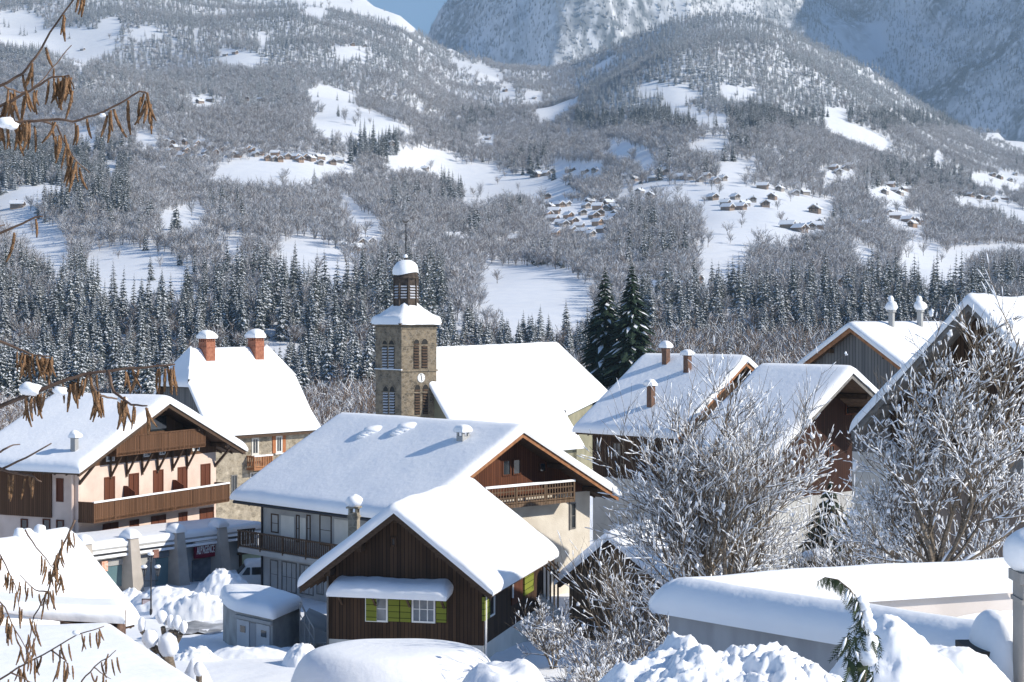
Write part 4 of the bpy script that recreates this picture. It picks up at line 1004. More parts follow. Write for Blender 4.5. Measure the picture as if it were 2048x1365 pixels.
def arch(wall, u0, v0, u1, v1, louv=GREYT):
    if wall == 'front': A = Ht.hit(u0,(v0+v1)/2,'y',0).x; B = Ht.hit(u1,(v0+v1)/2,'y',0).x; Z1 = Ht.hit((u0+u1)/2,v0,'y',0).z; Z0 = Ht.hit((u0+u1)/2,v1,'y',0).z
    else: A = Ht.hit(u0,(v0+v1)/2,'x',0).y; B = Ht.hit(u1,(v0+v1)/2,'x',0).y; Z1 = Ht.hit((u0+u1)/2,v0,'x',0).z; Z0 = Ht.hit((u0+u1)/2,v1,'x',0).z
    A, B = sorted((A, B)); c = (A+B)/2; r = (B-A)/2
    P = (lambda t_, n, z: (t_, -n, z)) if wall == 'front' else (lambda t_, n, z: (-n, t_, z))
    pts = [(A, Z0), (B, Z0), (B, Z1-r)] + [(c + r*math.cos(q*math.pi/8), Z1-r + r*1.1*math.sin(q*math.pi/8)) for q in range(1, 8)] + [(A, Z1-r)]
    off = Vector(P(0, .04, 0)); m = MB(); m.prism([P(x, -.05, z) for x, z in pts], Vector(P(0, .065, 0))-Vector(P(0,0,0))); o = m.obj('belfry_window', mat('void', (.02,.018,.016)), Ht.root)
    m = MB(); n = int((Z1-r-Z0)/.28)
    for i in range(n):
        z = Z0 + .1 + i*.28
        m.hexa([P(A+.04,.02,z+.1),P(B-.04,.02,z+.1),P(B-.04,.11,z),P(A+.04,.11,z),P(A+.04,.02,z+.15),P(B-.04,.02,z+.15),P(B-.04,.11,z+.05),P(A+.04,.11,z+.05)])
    m.obj('louvre', louv, o)
    # arch stones
    m = MB(); ro = r*1.28
    for q in range(8):
        a0, a1 = q*math.pi/8, (q+1)*math.pi/8 - .04
        m.hexa([P(c+r*math.cos(a0),.0,Z1-r+r*1.1*math.sin(a0)),P(c+ro*math.cos(a0),.0,Z1-r+ro*1.1*math.sin(a0)),P(c+ro*math.cos(a1),.0,Z1-r+ro*1.1*math.sin(a1)),P(c+r*math.cos(a1),.0,Z1-r+r*1.1*math.sin(a1)),
                P(c+r*math.cos(a0),.045,Z1-r+r*1.1*math.sin(a0)),P(c+ro*math.cos(a0),.045,Z1-r+ro*1.1*math.sin(a0)),P(c+ro*math.cos(a1),.045,Z1-r+ro*1.1*math.sin(a1)),P(c+r*math.cos(a1),.045,Z1-r+r*1.1*math.sin(a1))])
    m.obj('arch_stones', TSTONE, o)
LV = mat('snowy_louvre', (.35,.36,.4), (.5,.51,.55), scale=6)
for r in ((827,680,838,738), (843,679,855,737), (829,771,840,830), (845,770,856,829)): arch('front', *r, louv=TIMBER)
for r in ((765,682,775,740), (778,682,789,740), (767,774,777,829), (780,774,790,829)): arch('left', *r, louv=LV)
# clock
cc = Ht.hit(842, 756, 'y', 0); m = MB(); R1 = .38*CH
m.prism([(cc.x+R1*math.cos(q*math.pi/12), .0, cc.z+R1*math.sin(q*math.pi/12)) for q in range(24)], (0,-.07,0)); ck = m.obj('clock', WHITE, Ht.root)
m = MB()
for q in range(12):
    a0 = q*math.pi/6; m.prism([(cc.x+R1*.78*math.cos(a0)-.03,-.072,cc.z+R1*.78*math.sin(a0)-.03),(cc.x+R1*.78*math.cos(a0)+.03,-.072,cc.z+R1*.78*math.sin(a0)-.03),(cc.x+R1*.78*math.cos(a0)+.03,-.072,cc.z+R1*.78*math.sin(a0)+.03),(cc.x+R1*.78*math.cos(a0)-.03,-.072,cc.z+R1*.78*math.sin(a0)+.03)], (0,-.01,0))
m.obj('clock_marks', DMETAL, ck)
m = MB(); 
for ang, ln in ((100, .42), (-78, .3)):
    e = Vector((math.cos(R_(ang)), 0, math.sin(R_(ang)))); n = Vector((-e.z, 0, e.x))*.035; c0 = Vector((cc.x, -.09, cc.z)); m.prism([c0-e*.08-n, c0-e*.08+n, c0+e*ln+n, c0+e*ln-n], (0,-.015,0))
m.obj('clock_hand', DMETAL, ck)
# concave snowy roof, lantern, dome
cxx, cyy = sx_/2, sy_/2; ov = .42
m = MB(); m.box(-ov, sx_+ov, -ov, sy_+ov, top, top+.14); tr = m.obj('eaves', TIMBER, Ht.root)
zl0 = (HZ-604)/F*(dT+2) - BASE
m = MB(); N_ = 26
def ring(k):
    f = k/16.; hw = (1-f)*(sx_/2+ov+.1) + f*.75; hz = top + .1 + (zl0-top-.1)*(.30*min(1, f*9)**.5 + .70*f**1.5)
    return hw, hz
n0 = 0
for k in range(17):
    hw, hz = ring(k)
    if k == 0: hz = top + .02
    for sdn in range(4):
        for q in range(8):
            s1 = -1 + 2*q/8.
            x, y = ((s1,-1),(1,s1),(-s1,1),(-1,-s1))[sdn]
            rr = 1 - .05*(abs(x)*abs(y))**3
            m.v.append((cxx + x*hw*rr, cyy + y*hw*rr*(sy_/sx_), hz + .06*mn.noise(Vector((x*3, y*3, k*.4)))))
for k in range(16):
    for j in range(32):
        j2 = (j+1) % 32; m.f.append((k*32+j, k*32+j2, (k+1)*32+j2, (k+1)*32+j)); m.m.append(0)
m.f.append(tuple(16*32+j for j in range(32))); m.m.append(0)
m.obj('snow_cover', SNOW, tr, smooth=True)
zl1 = (HZ-552)/F*(dT+2) - BASE; rL = 24.5/F*dT
m = MB(); m.lathe([(rL,zl0-.5),(rL,zl1-.2)], cxx, cyy, 8, 0, R_(22)); 
for k in range(8):
    a0 = R_(22) + k*math.pi/4; m.box(cxx+rL*math.cos(a0)-.07, cxx+rL*math.cos(a0)+.07, cyy+rL*math.sin(a0)-.07, cyy+rL*math.sin(a0)+.07, zl0-.4, zl1-.15)
ln = m.obj('lantern', COPPER, Ht.root)
m = MB()
for k in range(8):
    a0 = R_(22)+math.pi/8+k*math.pi/4; e = Vector((math.cos(a0), math.sin(a0), 0)); n = Vector((-e.y, e.x, 0)); c0 = Vector((cxx, cyy, 0)) + e*(rL*math.cos(math.pi/8))
    for i in range(5):
        z = zl0+.35+i*.28; m.hexa([tuple(c0-n*.3+Vector((0,0,z+.1))), tuple(c0+n*.3+Vector((0,0,z+.1))), tuple(c0+n*.3+e*.09+Vector((0,0,z))), tuple(c0-n*.3+e*.09+Vector((0,0,z))),
                                    tuple(c0-n*.3+Vector((0,0,z+.15))), tuple(c0+n*.3+Vector((0,0,z+.15))), tuple(c0+n*.3+e*.09+Vector((0,0,z+.05))), tuple(c0-n*.3+e*.09+Vector((0,0,z+.05)))])
m.obj('lantern_louvre', LV, ln)
zd = (HZ-527)/F*(dT+2) - BASE
m = MB(); m.lathe([(rL+.13,zl1-.25),(rL+.13,zl1-.12),(rL+.02,zl1),(rL*.98,zl1+.35),(rL*.8,zl1+.75),(rL*.4,zd-.1),(.12,zd),(.1,zd+.25),(.2,zd+.4),(.2,zd+.55),(.06,zd+.75)], cxx, cyy, 16); dm = m.obj('dome', COPPER, Ht.root)
m = MB()
for i in range(9):
    f = i/8.; r = (rL*1.0)*math.cos(f*1.45)+.06; z = zl1+.30+(zd-zl1-.05)*math.sin(f*1.5)
    for j in range(20):
        th_ = 2*math.pi*j/20; sh = Vector((-.12, .10, 0)) if i < 3 else Vector((0,0,0)); lo = -.0 if i else -.25-.2*math.sin(th_*2+1)
        m.v.append((cxx+(r+.04)*math.cos(th_)+sh.x*.3, cyy+(r+.04)*math.sin(th_)+sh.y*.3, z+.12+lo*.8))
for i in range(8):
    for j in range(20): j2 = (j+1)%20; m.f.append((i*20+j, i*20+j2, (i+1)*20+j2, (i+1)*20+j)); m.m.append(0)
m.f.append(tuple(8*20+j for j in range(20))); m.m.append(0)
m.blob((cxx-.05,cyy,zd+.72), .22, 0, .2, 8, 6); m.obj('dome_snow', SNOW, dm, smooth=True)
zt_ = (HZ-440)/F*(dT+2) - BASE
m = MB(); m.tube([(cxx,cyy,zd), (cxx,cyy,zt_-.4)], .06, 6)
zc_ = (HZ-478)/F*(dT+2) - BASE
m.box(cxx-.4,cxx+.4,cyy-.025,cyy+.025,zc_-.03,zc_+.03); m.box(cxx-.12,cxx+.12,cyy-.02,cyy+.02,zc_-.18,zc_+.18)
m.blob((cxx,cyy,zt_-.45), .1, 0, .1, 8, 6)
cs = m.obj('cross', DMETAL, Ht.root)
m = MB(); q = zt_-.3
m.prism([(cxx-.45,cyy,q+.15),(cxx-.25,cyy,q),(cxx+.15,cyy,q),(cxx+.3,cyy,q+.2),(cxx+.5,cyy,q+.18),(cxx+.33,cyy,q+.38),(cxx+.2,cyy,q+.28),(cxx,cyy,q+.2),(cxx-.25,cyy,q+.25),(cxx-.42,cyy,q+.42)], (.02,.03,0)); m.obj('weathercock', DMETAL, cs)
print('p3 ok')
# ================================================================== houses on the right
def RH(name, label, u, v, d, phi, base, **k):
    (O, z) = apex(u, v, d); H = House(name, label, 'house', O, phi, base); H.gable(zr=z-base, **k); return H
Ha = RH('house', 'snow-roofed house with three snow-capped chimneys left of the big bare tree', 1492, 722, 110, -45, -17, L_=7.9, rl=6.4, rr=6.0, ml=.66, mr=.6, T=.42, wf=.9, wb=.6, wallm=WHITEP, topm=DARKW, zt=7.0, fascia=FASCIA, roofm=TIMBER, lump=.12)
for u, v, h in ((1332,728,.95), (1375,745,1.0), (1302,815,1.25)): Ha.chimney(u, v, w_=.36, d=.36, h=h, matl=mat('brown_brick', (.12,.07,.05), (.18,.10,.07), scale=6), cap='flat', snowh=.35)
for r in ((1225,885,1243,915), (1290,890,1308,920), (1190,880,1204,905)): Ha.window('left', r, frame=TIMBER, glass=GLASS)
Hb = RH('house', 'low house with red-brown timber gable between the bare tree and the grey barn', 1703, 745, 92, -45, -16, L_=5.6, rl=6.4, rr=4.3, ml=.6, mr=.56, T=.42, wf=2.3, wb=.5, wallm=GREYP, topm=boards('shaded_red_boards', (.022,.010,.007), (.05,.02,.013), 6), zt=6.6, fascia=GREYT, roofm=TIMBER, lump=.10)  # board and wall colours darkened to hold the shade of the deep overhang
Hb.window('front', (1690,800,1708,830), frame=REDW, glass=GLASS); Hb.window('front', (1655,890,1668,925), frame=REDW, glass=GLASS)
Hg = RH('barn', 'grey vertical-board barn with bright snowy roof and two metal flues', 1701, 654, 104, 50, -17, L_=8.3, rl=3.9, rr=4.9, ml=.62, mr=.60, T=.38, wf=.5, wb=.4, el=.5, er=.5, wallm=WHITEP, topm=GREYW, zt=9.0, fascia=FASCIA, roofm=TIMBER, lump=.06)
for u, v in ((1783,656), (1840,646)):
    P = Hg.hit(u, v, 'x', .55); m = MB(); z0 = Hg.zroof(.55); m.tube([(P.x,P.y,z0-.4), (P.x,P.y,z0+1.15)], .19, 8); m.tube([(P.x,P.y,z0+1.15), (P.x,P.y,z0+1.25)], .27, 8); m.obj('chimney', GREYP, Hg.roof)
    m = MB(); m.blob((P.x,P.y,z0+1.5), .36, 0, .3, 10, 7, seed=u, sq=(1,1,.85)); m.blob((P.x-.06,P.y,z0+1.9), .18, 0, .3, 8, 6, seed=u+1); m.obj('chimney_snow', SNOW, Hg.roof, smooth=True)
Hr = RH('barn', 'tall dark barn at right edge, steep lumpy snow roof, long grey barge board', 1938, 606, 70, 38, -14.5, L_=12, rl=4.9, rr=4.8, ml=1.03, mr=.93, T=.40, wf=1.5, wb=.6, el=.9, er=.9, wallm=mat('brown_plaster', (.17,.13,.11), (.25,.20,.17), scale=.9, bump=.1), topm=DARKW, zt=8.3, fascia=GREYT, roofm=GREYT, lump=.28, fl=1.6, step=.25)
Hr.window('front', (1895,905,1912,940), frame=TIMBER, glass=GLASS); Hr.window('front', (1985,895,2005,935), frame=TIMBER, glass=GLASS)
m = MB(); Hr.wbox(m, 'front', -3.4, 3.4, .02, 1.2, 8.2, 8.36); Hr.wbox(m, 'front', -3.4, 3.4, 1.12, 1.2, 8.37, 9.1); m.obj('balcony', GREYT, Hr.root)
Hx = RH('shed', 'small weathered board shed half hidden by snowy shrubs, snow on its gable roof', 1217, 1078, 82, 22, -15.6, L_=5.6, rl=2.4, rr=2.7, ml=.86, mr=.75, T=.42, wf=.4, wb=.3, el=.4, er=.4, wallm=HBOARD, roofm=TIMBER, lump=.16, fl=2.4, step=.3)
Hx.window('front', (1216,1215,1230,1240), frame=TIMBER, glass=GLASS)

# ================================================================== shop row on the square
O = px(172, 1085, 100)
Hp = House('shop_row', 'low row of shops with heavy grey pillars and snow canopy under the pink chalet', 'shop', (O.x, O.y), -52, -16.0)
Hp.wf = 0; Hp.wl = 0; Hp.wr = 20
BK = .5; zt = Hp.hit(172, 1100, 'y', 0).z; tE = Hp.hit(527, 1060, 'y', 0).x
m = MB(); m.prism([(-3,BK,0),(tE,BK,0),(tE,4.2,0),(-3,4.2,0)], (0,0,zt-.15)); m.obj('wall', GREYP, Hp.root)
m = MB(); m.box(-3, tE, .05, 4.3, zt-.14, zt); m.box(-3, tE, .0, .06, zt-.2, zt+.06); cn = m.obj('canopy', GREYP, Hp.root)
m = MB(); snow_patch(m, (-3,-.02,zt), (tE,-.02,zt), (tE,4.0,zt), (-3,4.0,zt), .34, (0,1,1,0), .35, .15); snow_obj('canopy_snow', m, cn)
for zz in (.30, .58):
    m = MB(); m.box(-.2, tE, .0, .06, zt-zz-.05, zt-zz+.04); r_ = m.obj('railing', GREYT, Hp.root)
    m = MB(); snow_patch(m, (0,-.04,zt-zz+.04), (tE,-.04,zt-zz+.04), (tE,.1,zt-zz+.04), (0,.1,zt-zz+.04), .09, (0,0,1,1), .4, .3); snow_obj('rail_snow', m, r_)
for i, u in enumerate((180, 274, 366, 451)):
    c = Hp.hit(u, 1110, 'y', -.4).x; w0 = .30; w1 = .40
    m = MB(); m.hexa([(c-w1,-.62,0),(c+w1,-.62,0),(c+w1,.6,0),(c-w1,.6,0),(c-w0,-.18,zt+.38),(c+w0,-.18,zt+.38),(c+w0,.6,zt+.38),(c-w0,.6,zt+.38)]); p_ = m.obj('pillar', mat('pillar_plaster', (.34,.31,.28), (.44,.40,.36), scale=1.2, bump=.15), Hp.root)
    m = MB(); snow_patch(m, (c-w0-.06,-.26,zt+.38), (c+w0+.06,-.26,zt+.38), (c+w0+.06,.6,zt+.38), (c-w0-.06,.6,zt+.38), .45, (1,1,1,1), .2, .2); snow_obj('snow_cap', m, p_)
def sp(r, matl, name, n0=.0, n1=.06, back=.5):
    A = Hp.hit(r[0], (r[1]+r[3])/2, 'y', back); B = Hp.hit(r[2], (r[1]+r[3])/2, 'y', back)
    Z1 = Hp.hit((r[0]+r[2])/2, r[1], 'y', back).z; Z0 = Hp.hit((r[0]+r[2])/2, r[3], 'y', back).z
    m = MB(); m.box(A.x, B.x, back-n1, back-n0, Z0, Z1); o = m.obj(name, matl, Hp.root); return o, A.x, B.x, Z0, Z1
TEAL = mat('teal_glass', (.10,.17,.19), (.14,.22,.24), scale=.6, rough=.15, spec=.6)
for r in ((205,1132,246,1175), (311,1115,352,1172)): sp(r, TEAL, 'shop_window')
sp((248,1135,262,1178), GLASSC, 'door'); sp((384,1118,426,1165), GLASSC, 'shop_window'); sp((428,1118,438,1165), GLASS, 'door')
sp((205,1118,262,1130), GREYP, 'sign', .0, .12); sp((296,1103,352,1114), mat('sign_grey', (.16,.19,.22)), 'sign', .0, .12)
sp((194,1122,206,1142), mat('sign_orange', (.55,.22,.12), (.7,.5,.4), scale=9), 'hanging_sign', .3, .42)
sp((276,1096,287,1112), mat('sign_brown', (.16,.08,.06), (.3,.16,.13), scale=9), 'hanging_sign', 1.2, 1.3)
RED = mat('sign_red', (.16,.008,.03)); RED2 = mat('sign_bright_red', (.60,.03,.04))
so_, xA, xB, Z0, Z1 = sp((381,1082,441,1113), RED, 'sign', .25, .4)
m = MB(); xm = xA + (xB-xA)*.68; m.box(xm, xB-.02, BK-.42, BK-.402, Z0-.25, Z1-.02)
m.obj('sign_end', RED2, so_)
m = MB()
for i, q in enumerate((.72, .56, .40)): m.box(xm+.15, xB-.2-.12*i, BK-.435, BK-.422, Z0+(Z1-Z0)*q-.05, Z0+(Z1-Z0)*q+.03)
m.obj('small_print', WHITE, so_)
fc = bpy.data.curves.new('sign_text', 'FONT'); fc.body = "ALP'AGENCE"; fc.size = 1.0; fc.extrude = .01; fc.offset = .012
to = bpy.data.objects.new('tmp_text', fc); COL.objects.link(to); bpy.context.view_layer.update()
dg = bpy.context.evaluated_depsgraph_get(); me = bpy.data.meshes.new_from_object(to.evaluated_get(dg)); bpy.data.objects.remove(to)
xs = [v.co.x for v in me.vertices]; wd_ = max(xs)-min(xs); W_ = (xm-xA)*.86; sx = W_/wd_; H_ = (Z1-Z0)*.5; sz = H_/.72
for v in me.vertices: v.co = Vector((xA+(xm-xA)*.07 + (v.co.x-min(xs))*sx, .5-.415 - v.co.z*1.0, Z0+(Z1-Z0)*.28 + v.co.y*sz))
me.materials.clear(); me.materials.append(WHITE); tx = bpy.data.objects.new('sign_lettering', me); COL.objects.link(tx); tx.parent = so_
m = MB(); snow_patch(m, (xA,.08,Z1), (xB,.08,Z1), (xB,.3,Z1), (xA,.3,Z1), .12, (1,1,1,1), .3, .2); snow_obj('sign_snow', m, so_)
sb, xA, xB, Z0, Z1 = sp((468,1064,506,1099), WHITE, 'notice_board', .3, .4)
m = MB(); m.box(xA+(xB-xA)*.2, xA+(xB-xA)*.36, .09, .098, Z0+(Z1-Z0)*.35, Z0+(Z1-Z0)*.8); m.obj('poster', FW2, sb)
m = MB(); m.box(xA+(xB-xA)*.68, xA+(xB-xA)*.76, .09, .098, Z0+(Z1-Z0)*.6, Z0+(Z1-Z0)*.85); m.obj('poster', GREYT, sb)
sp((469,1101,527,1106), TIMBER, 'beam', .2, .35)
sp((482,1107,524,1150), mat('pale_green', (.42,.50,.33), (.5,.56,.42), scale=2), 'painted_panel'); sp((478,1107,481,1150), TIMBER, 'post', 0, .14)

# car
A = px(462, 1181, 106.2)
car = thing('car', 'white car with snow on its roof parked behind a snow bank by the farmhouse', 'car', (A.x, A.y, A.z-.1), R_(12))
m = MB(); WPNT = mat('white_car_paint', (.62,.65,.68), rough=.3, spec=.6)
pr_ = [(-.5,.25),(-.5,.72),(-.1,.86),(.35,.9),(.85,1.42),(1.3,1.5),(2.6,1.5),(3.3,1.1),(3.5,.9),(3.5,.25)]
m.prism([(x,0,z) for x, z in pr_], (0,1.6,0)); bd = m.obj('body', WPNT, car)
for a, b in (((.62,.95),(.92,1.36)), ((1.18,.95),(1.18,1.38)), ((2.0,.95),(2.0,1.38))):
    m = MB(); x0 = a[0]; x1 = {.62:1.08, 1.18:1.85, 2.0:2.7}[a[0]]
    m.prism([(x0,0,.95),(x1,0,.95),(x1,0,1.38),(b[0],0,1.38)], (0,-.02,0)); m.obj('side_window', GLASS, bd)
m = MB(); m.prism([(.36,.12,.93),(.36,1.48,.93),(.83,1.4,1.42),(.83,.2,1.42)], (-.03,0,.02)); m.obj('windscreen', GLASS, bd)
for x in (.25, 2.75):
    m = MB(); m.tube([(x,-.04,.32),(x,.2,.32)], .32, 16); w_ = m.obj('wheel', mat('tyre', (.02,.02,.02)), car); m = MB(); m.tube([(x,-.06,.32),(x,-.03,.32)], .2, 12); m.obj('rim', GREYT, w_)
for y in (.2, 1.3):
    m = MB(); m.box(-.53,-.49,y-.12,y+.2,.6,.74); m.obj('headlight', GLASSC, bd)
m = MB(); m.box(-.05,.02,-.14,0,.9,1.02); m.obj('wing_mirror', DMETAL, bd)
m = MB(); snow_patch(m, (.85,0,1.42), (3.0,0,1.45), (3.0,1.6,1.45), (.85,1.6,1.42), .32, (1,1,1,1), .2, .1); snow_patch(m, (-.5,0,.75), (.4,0,.9), (.4,1.6,.9), (-.5,1.6,.75), .2, (1,1,1,1), .2, .1); snow_obj('snow_cover', m, car)

# street lamp, information board
A = px(302, 1235, 94); lp = thing('street_lamp', 'dark street lamp with snow-topped lanterns on the shaded square', 'street lamp', A)
m = MB(); m.tube([(0,0,0),(0,0,.4),(0,0,.45),(0,0,2.8)], [.07,.07,.04,.035], 8); m.obj('pole', DMETAL, lp)
for dx, dz in ((-.34, 2.15), (.34, 2.15), (0, 2.8)):
    m = MB(); m.tube([(0,0,dz-.3),(dx,0,dz-.3),(dx,0,dz-.05)] if dx else [(0,0,dz-.3),(0,0,dz)], .02, 5); m.obj('arm', DMETAL, lp)
    m = MB(); m.lathe([(.06,dz-.05),(.13,dz+.28),(.17,dz+.3),(.04,dz+.42)], dx, 0, 6); l_ = m.obj('lantern', DMETAL, lp)
    m = MB(); m.lathe([(.065,dz),(.12,dz+.26)], dx, 0, 6, 0, .3); m.obj('lantern_glass', GLASSC, l_)
    m = MB(); m.blob((dx,0,dz+.42), .17, 0, .2, 8, 6, sq=(1,1,.6)); m.obj('snow_cap', SNOW, l_, smooth=True)
A = px(293, 1230, 94.5); bb = thing('information_board', 'small framed notice board standing beside the street lamp', 'sign', A)
m = MB(); m.box(-.2,.2,-.02,.02,.12,.78); m.obj('board', mat('board_pink', (.45,.34,.34), (.6,.5,.5), scale=5), bb)
m = MB(); m.box(-.24,-.2,-.03,.03,0,.82); m.box(.2,.24,-.03,.03,0,.82); m.box(-.24,.24,-.03,.03,.78,.82); m.box(-.2,.2,-.03,.03,.08,.12); m.obj('frame', TIMBER, bb)

# ================================================================== concrete hut
A = px(545, 1300, 76.2); ht = thing('utility_hut', 'round-cornered concrete hut with grey double doors under a thick snow slab', 'hut', (A.x, A.y, -14.9))
pl = []
for u, d in ((545,76.2),(473,78.2),(460,79),(450,80.2),(446,81.8),(455,83),(520,82.5),(600,79.3)):
    q = px(u, 620, d); pl.append((q.x-A.x, q.y-A.y))
hz = -12.68+14.9
m = MB(); m.prism([(x,y,0) for x, y in pl], (0,0,hz)); m.obj('wall', mat('hut_concrete', (.24,.24,.235), (.36,.36,.35), scale=1.3, bump=.2), ht)
def hl(f, z, off): # along front wall from corner 0 to 1
    a = Vector((*pl[0],0)); b = Vector((*pl[1],0)); n = Vector((-(a-b).y*-1, (a-b).x*-1, 0)); n.normalize()
    if n.y > 0: n = -n
    p = a.lerp(b, f) + n*off; return (p.x, p.y, z)
def hbox(f0, f1, z0, z1, o0, o1, mt, nm, par):
    m = MB(); m.hexa([hl(f0,z0,o0),hl(f1,z0,o0),hl(f1,z0,o1),hl(f0,z0,o1),hl(f0,z1,o0),hl(f1,z1,o0),hl(f1,z1,o1),hl(f0,z1,o1)]); return m.obj(nm, mt, par)
DG = mat('door_grey', (.42,.42,.43), (.5,.5,.5), scale=1)
d1 = hbox(.06,.42,.5,1.85,0,.05,DG,'door',ht); d2 = hbox(.62,.96,.5,1.85,0,.05,DG,'door',ht); hbox(.44,.60,.5,1.82,0,.03,mat('door_mid', (.3,.3,.31)),'door',ht)
hbox(.14,.28,1.35,1.62,.04,.07,GLASS,'pane',d1); hbox(.72,.86,1.35,1.62,.04,.07,GLASS,'pane',d2); hbox(.0,1.0,1.9,2.04,0,.1,GREYP,'lintel',ht)
def snow_poly(m, pts, z, T, rings=8, over=.18, lump=.12, tilt=None):
    n = len(pts); P = []
    for i in range(n):
        a, b = Vector(pts[i]), Vector(pts[(i+1)%n]); k = max(2, int((b-a).length/.35))
        for j in range(k): P.append(a.lerp(b, j/k))
    c = sum(P, Vector((0,0)))/len(P); n0 = len(m.v); N = len(P)
    R = max((p-c).length for p in P)
    prof = [(1+over/R, -.05), (1+(over+.10*T/.5)/R, .22*T), (1+over/R, .55*T), (1-.0/R, .82*T), (1-.25/R, .96*T), (.6, 1.02*T), (.3, 1.05*T), (.02, 1.05*T)]
    for s_, h in prof:
        for p in P:
            q = c + (p-c)*s_; e = tilt(q) if tilt else 0
            m.v.append((q.x, q.y, z + e + h*(1+lump*2*mn.noise(Vector((q.x*.9, q.y*.9, z))))))
    for i in range(len(prof)-1):
        for j in range(N): j2 = (j+1)%N; m.f.append((n0+i*N+j, n0+i*N+j2, n0+(i+1)*N+j2, n0+(i+1)*N+j)); m.m.append(0)
    m.f.append(tuple(n0+(len(prof)-1)*N+j for j in range(N))); m.m.append(0)
m = MB(); snow_poly(m, pl, hz, .5, over=.25); snow_obj('snow_slab', m, ht, None, 1)
A = px(600, 1205, 77.2); B = px(628, 1258, 76.3)
m = MB(); rl_ = thing('handrail', 'sloping pale handrail beside the concrete hut', 'railing', (A.x, A.y, A.z-1.4)); d_ = B-A
m.tube([(0,0,1.4), tuple(Vector((0,0,1.4))+d_)], .035, 6); m.tube([(0,0,.9), tuple(Vector((0,0,.9))+d_)], .02, 5)
m.obj('rail', GREYP, rl_)
for i in range(4):
    m = MB(); p_ = d_*(i/3); m.tube([(p_.x,p_.y,p_.z-.2), (p_.x,p_.y,p_.z+1.4)], .025, 5); m.obj('post', GREYP, rl_)
A = px(600, 1205, 77.2); m = MB(); m.hexa([(0,.1,-.3),(d_.x+.6,.1,-.3),(d_.x+.6,3.5,-.3),(0,3.5,-.3),(0,.1,.6),(d_.x+.6,.1,d_.z+.6+.4),(d_.x+.6,3.5,d_.z+1.0),(0,3.5,.6)]); m.obj('ramp', GREYP, rl_)

# ================================================================== snow banks and mounds
def bank(name, label, c, rx, ry, H, rot=0, n=46, lump=.25, fl=1.0, flat=0, fine=.05, matl=None, cat='snow bank', zb=None, thingy=True, ffl=4.):
    """heap of snow as a dome over an ellipse; c = plan centre, zb = foot height"""
    m = MB(); ca, sa = math.cos(rot), math.sin(rot); zb = ground(*c)-.3 if zb is None else zb
    for i in range(n+1):
        for j in range(n+1):
            a = -1+2*i/n; b = -1+2*j/n
            # square to disc
            x = a*math.sqrt(1-b*b/2); y = b*math.sqrt(1-a*a/2); r = min(1, math.hypot(x, y))
            X = x*rx; Y = y*ry; wx = c[0]+X*ca-Y*sa; wy = c[1]+X*sa+Y*ca
            e = (1-r**(2+flat))**(.5 if flat else .8) if r < 1 else 0
            nz = mn.noise(Vector((wx*fl, wy*fl, 5)))*lump + mn.noise(Vector((wx*ffl, wy*ffl, 1)))*fine + mn.noise(Vector((wx*ffl*2.7, wy*ffl*2.7, 2)))*fine*.45 + mn.noise(Vector((wx*ffl*6, wy*ffl*6, 2)))*fine*.16
            m.v.append((wx-c[0], wy-c[1], H*e*(1+nz) ))
    for i in range(n):
        for j in range(n):
            a = i*(n+1)+j; m.f.append((a, a+n+1, a+n+2, a+1)); m.m.append(0)
    o = m.obj(name, matl or SNOW, None, smooth=True, loc=(c[0], c[1], zb)); tag(o, label, cat, 'snow banks'); return o
def bpx(name, label, u, v, d, rx, ry, **k):
    q = px(u, v, d); zb = k.pop('zb', None); zb = ground(q.x, q.y)-.3 if zb is None else zb
    return bank(name, label, (q.x, q.y), rx, ry, q.z-zb, zb=zb, **k)
bpx('snow_bank', 'shaded snow bank in front of the shop pillars', 335, 1172, 95.5, 2.6, 1.8, lump=.15, fine=.10)
bpx('snow_bank', 'shaded snow bank left of the street lamp', 255, 1182, 96, 1.9, 1.5, lump=.15, fine=.12)
bpx('snow_bank', 'tall ploughed snow bank between the shops and the parked car', 447, 1142, 98.5, 2.1, 1.6, lump=.12, fine=.10)
bpx('snow_bank', 'low ploughed ridge of snow at the foot of the car', 400, 1190, 93, 2.6, .9, lump=.2, fine=.2)
bpx('snow_bank', 'low snow drift around the foot of the concrete hut', 520, 1292, 74.8, 3.0, .9, lump=.2, fine=.12)
bpx('snow_bank', 'sunlit ridge of ploughed snow beside the pollarded tree', 385, 1300, 74, 1.5, .6, lump=.3, fine=.3)
bpx('snow_bank', 'sunlit snow heap at the corner of the wooden chalet', 604, 1286, 72.5, .9, 1.0, lump=.2, fine=.1)
bpx('snow_bank', 'wide smooth snow bank under the gable of the wooden chalet', 790, 1292, 65, 3.9, 2.8, zb=-15.2, flat=6, lump=.012, fine=.0, fl=.6, n=60)
bpx('snow_bank', 'smooth rounded drift at the bottom edge, right of the chalet bank', 1000, 1330, 50, 1.9, 2.2, zb=-13, flat=1, lump=.12, fine=.02)
bpx('snow_bank', 'blue shaded snow mound at the bottom edge beside the large white roof', 395, 1325, 60, .9, .9, lump=.12, fine=.03)
rd = MB(); 
for i in range(24):
    for j in range(8):
        u = 330 + i*6.5; y = 84.5 + j*1.1 + i*.18; x = (u-CX)/F*y; rd.v.append((x, y, ground(x, y)+.03+.05*mn.noise(Vector((x*1.5, y*1.5, 0)))))
for i in range(23):
    for j in range(7): a = i*8+j; rd.f.append((a, a+8, a+9, a+1)); rd.m.append(0)
o = rd.obj('road', mat('wet_road', (.10,.105,.11), (.75,.77,.8), scale=.55, rough=.5, detail=6, c3=(.30,.31,.33)), None, smooth=True); tag(o, kind='structure')

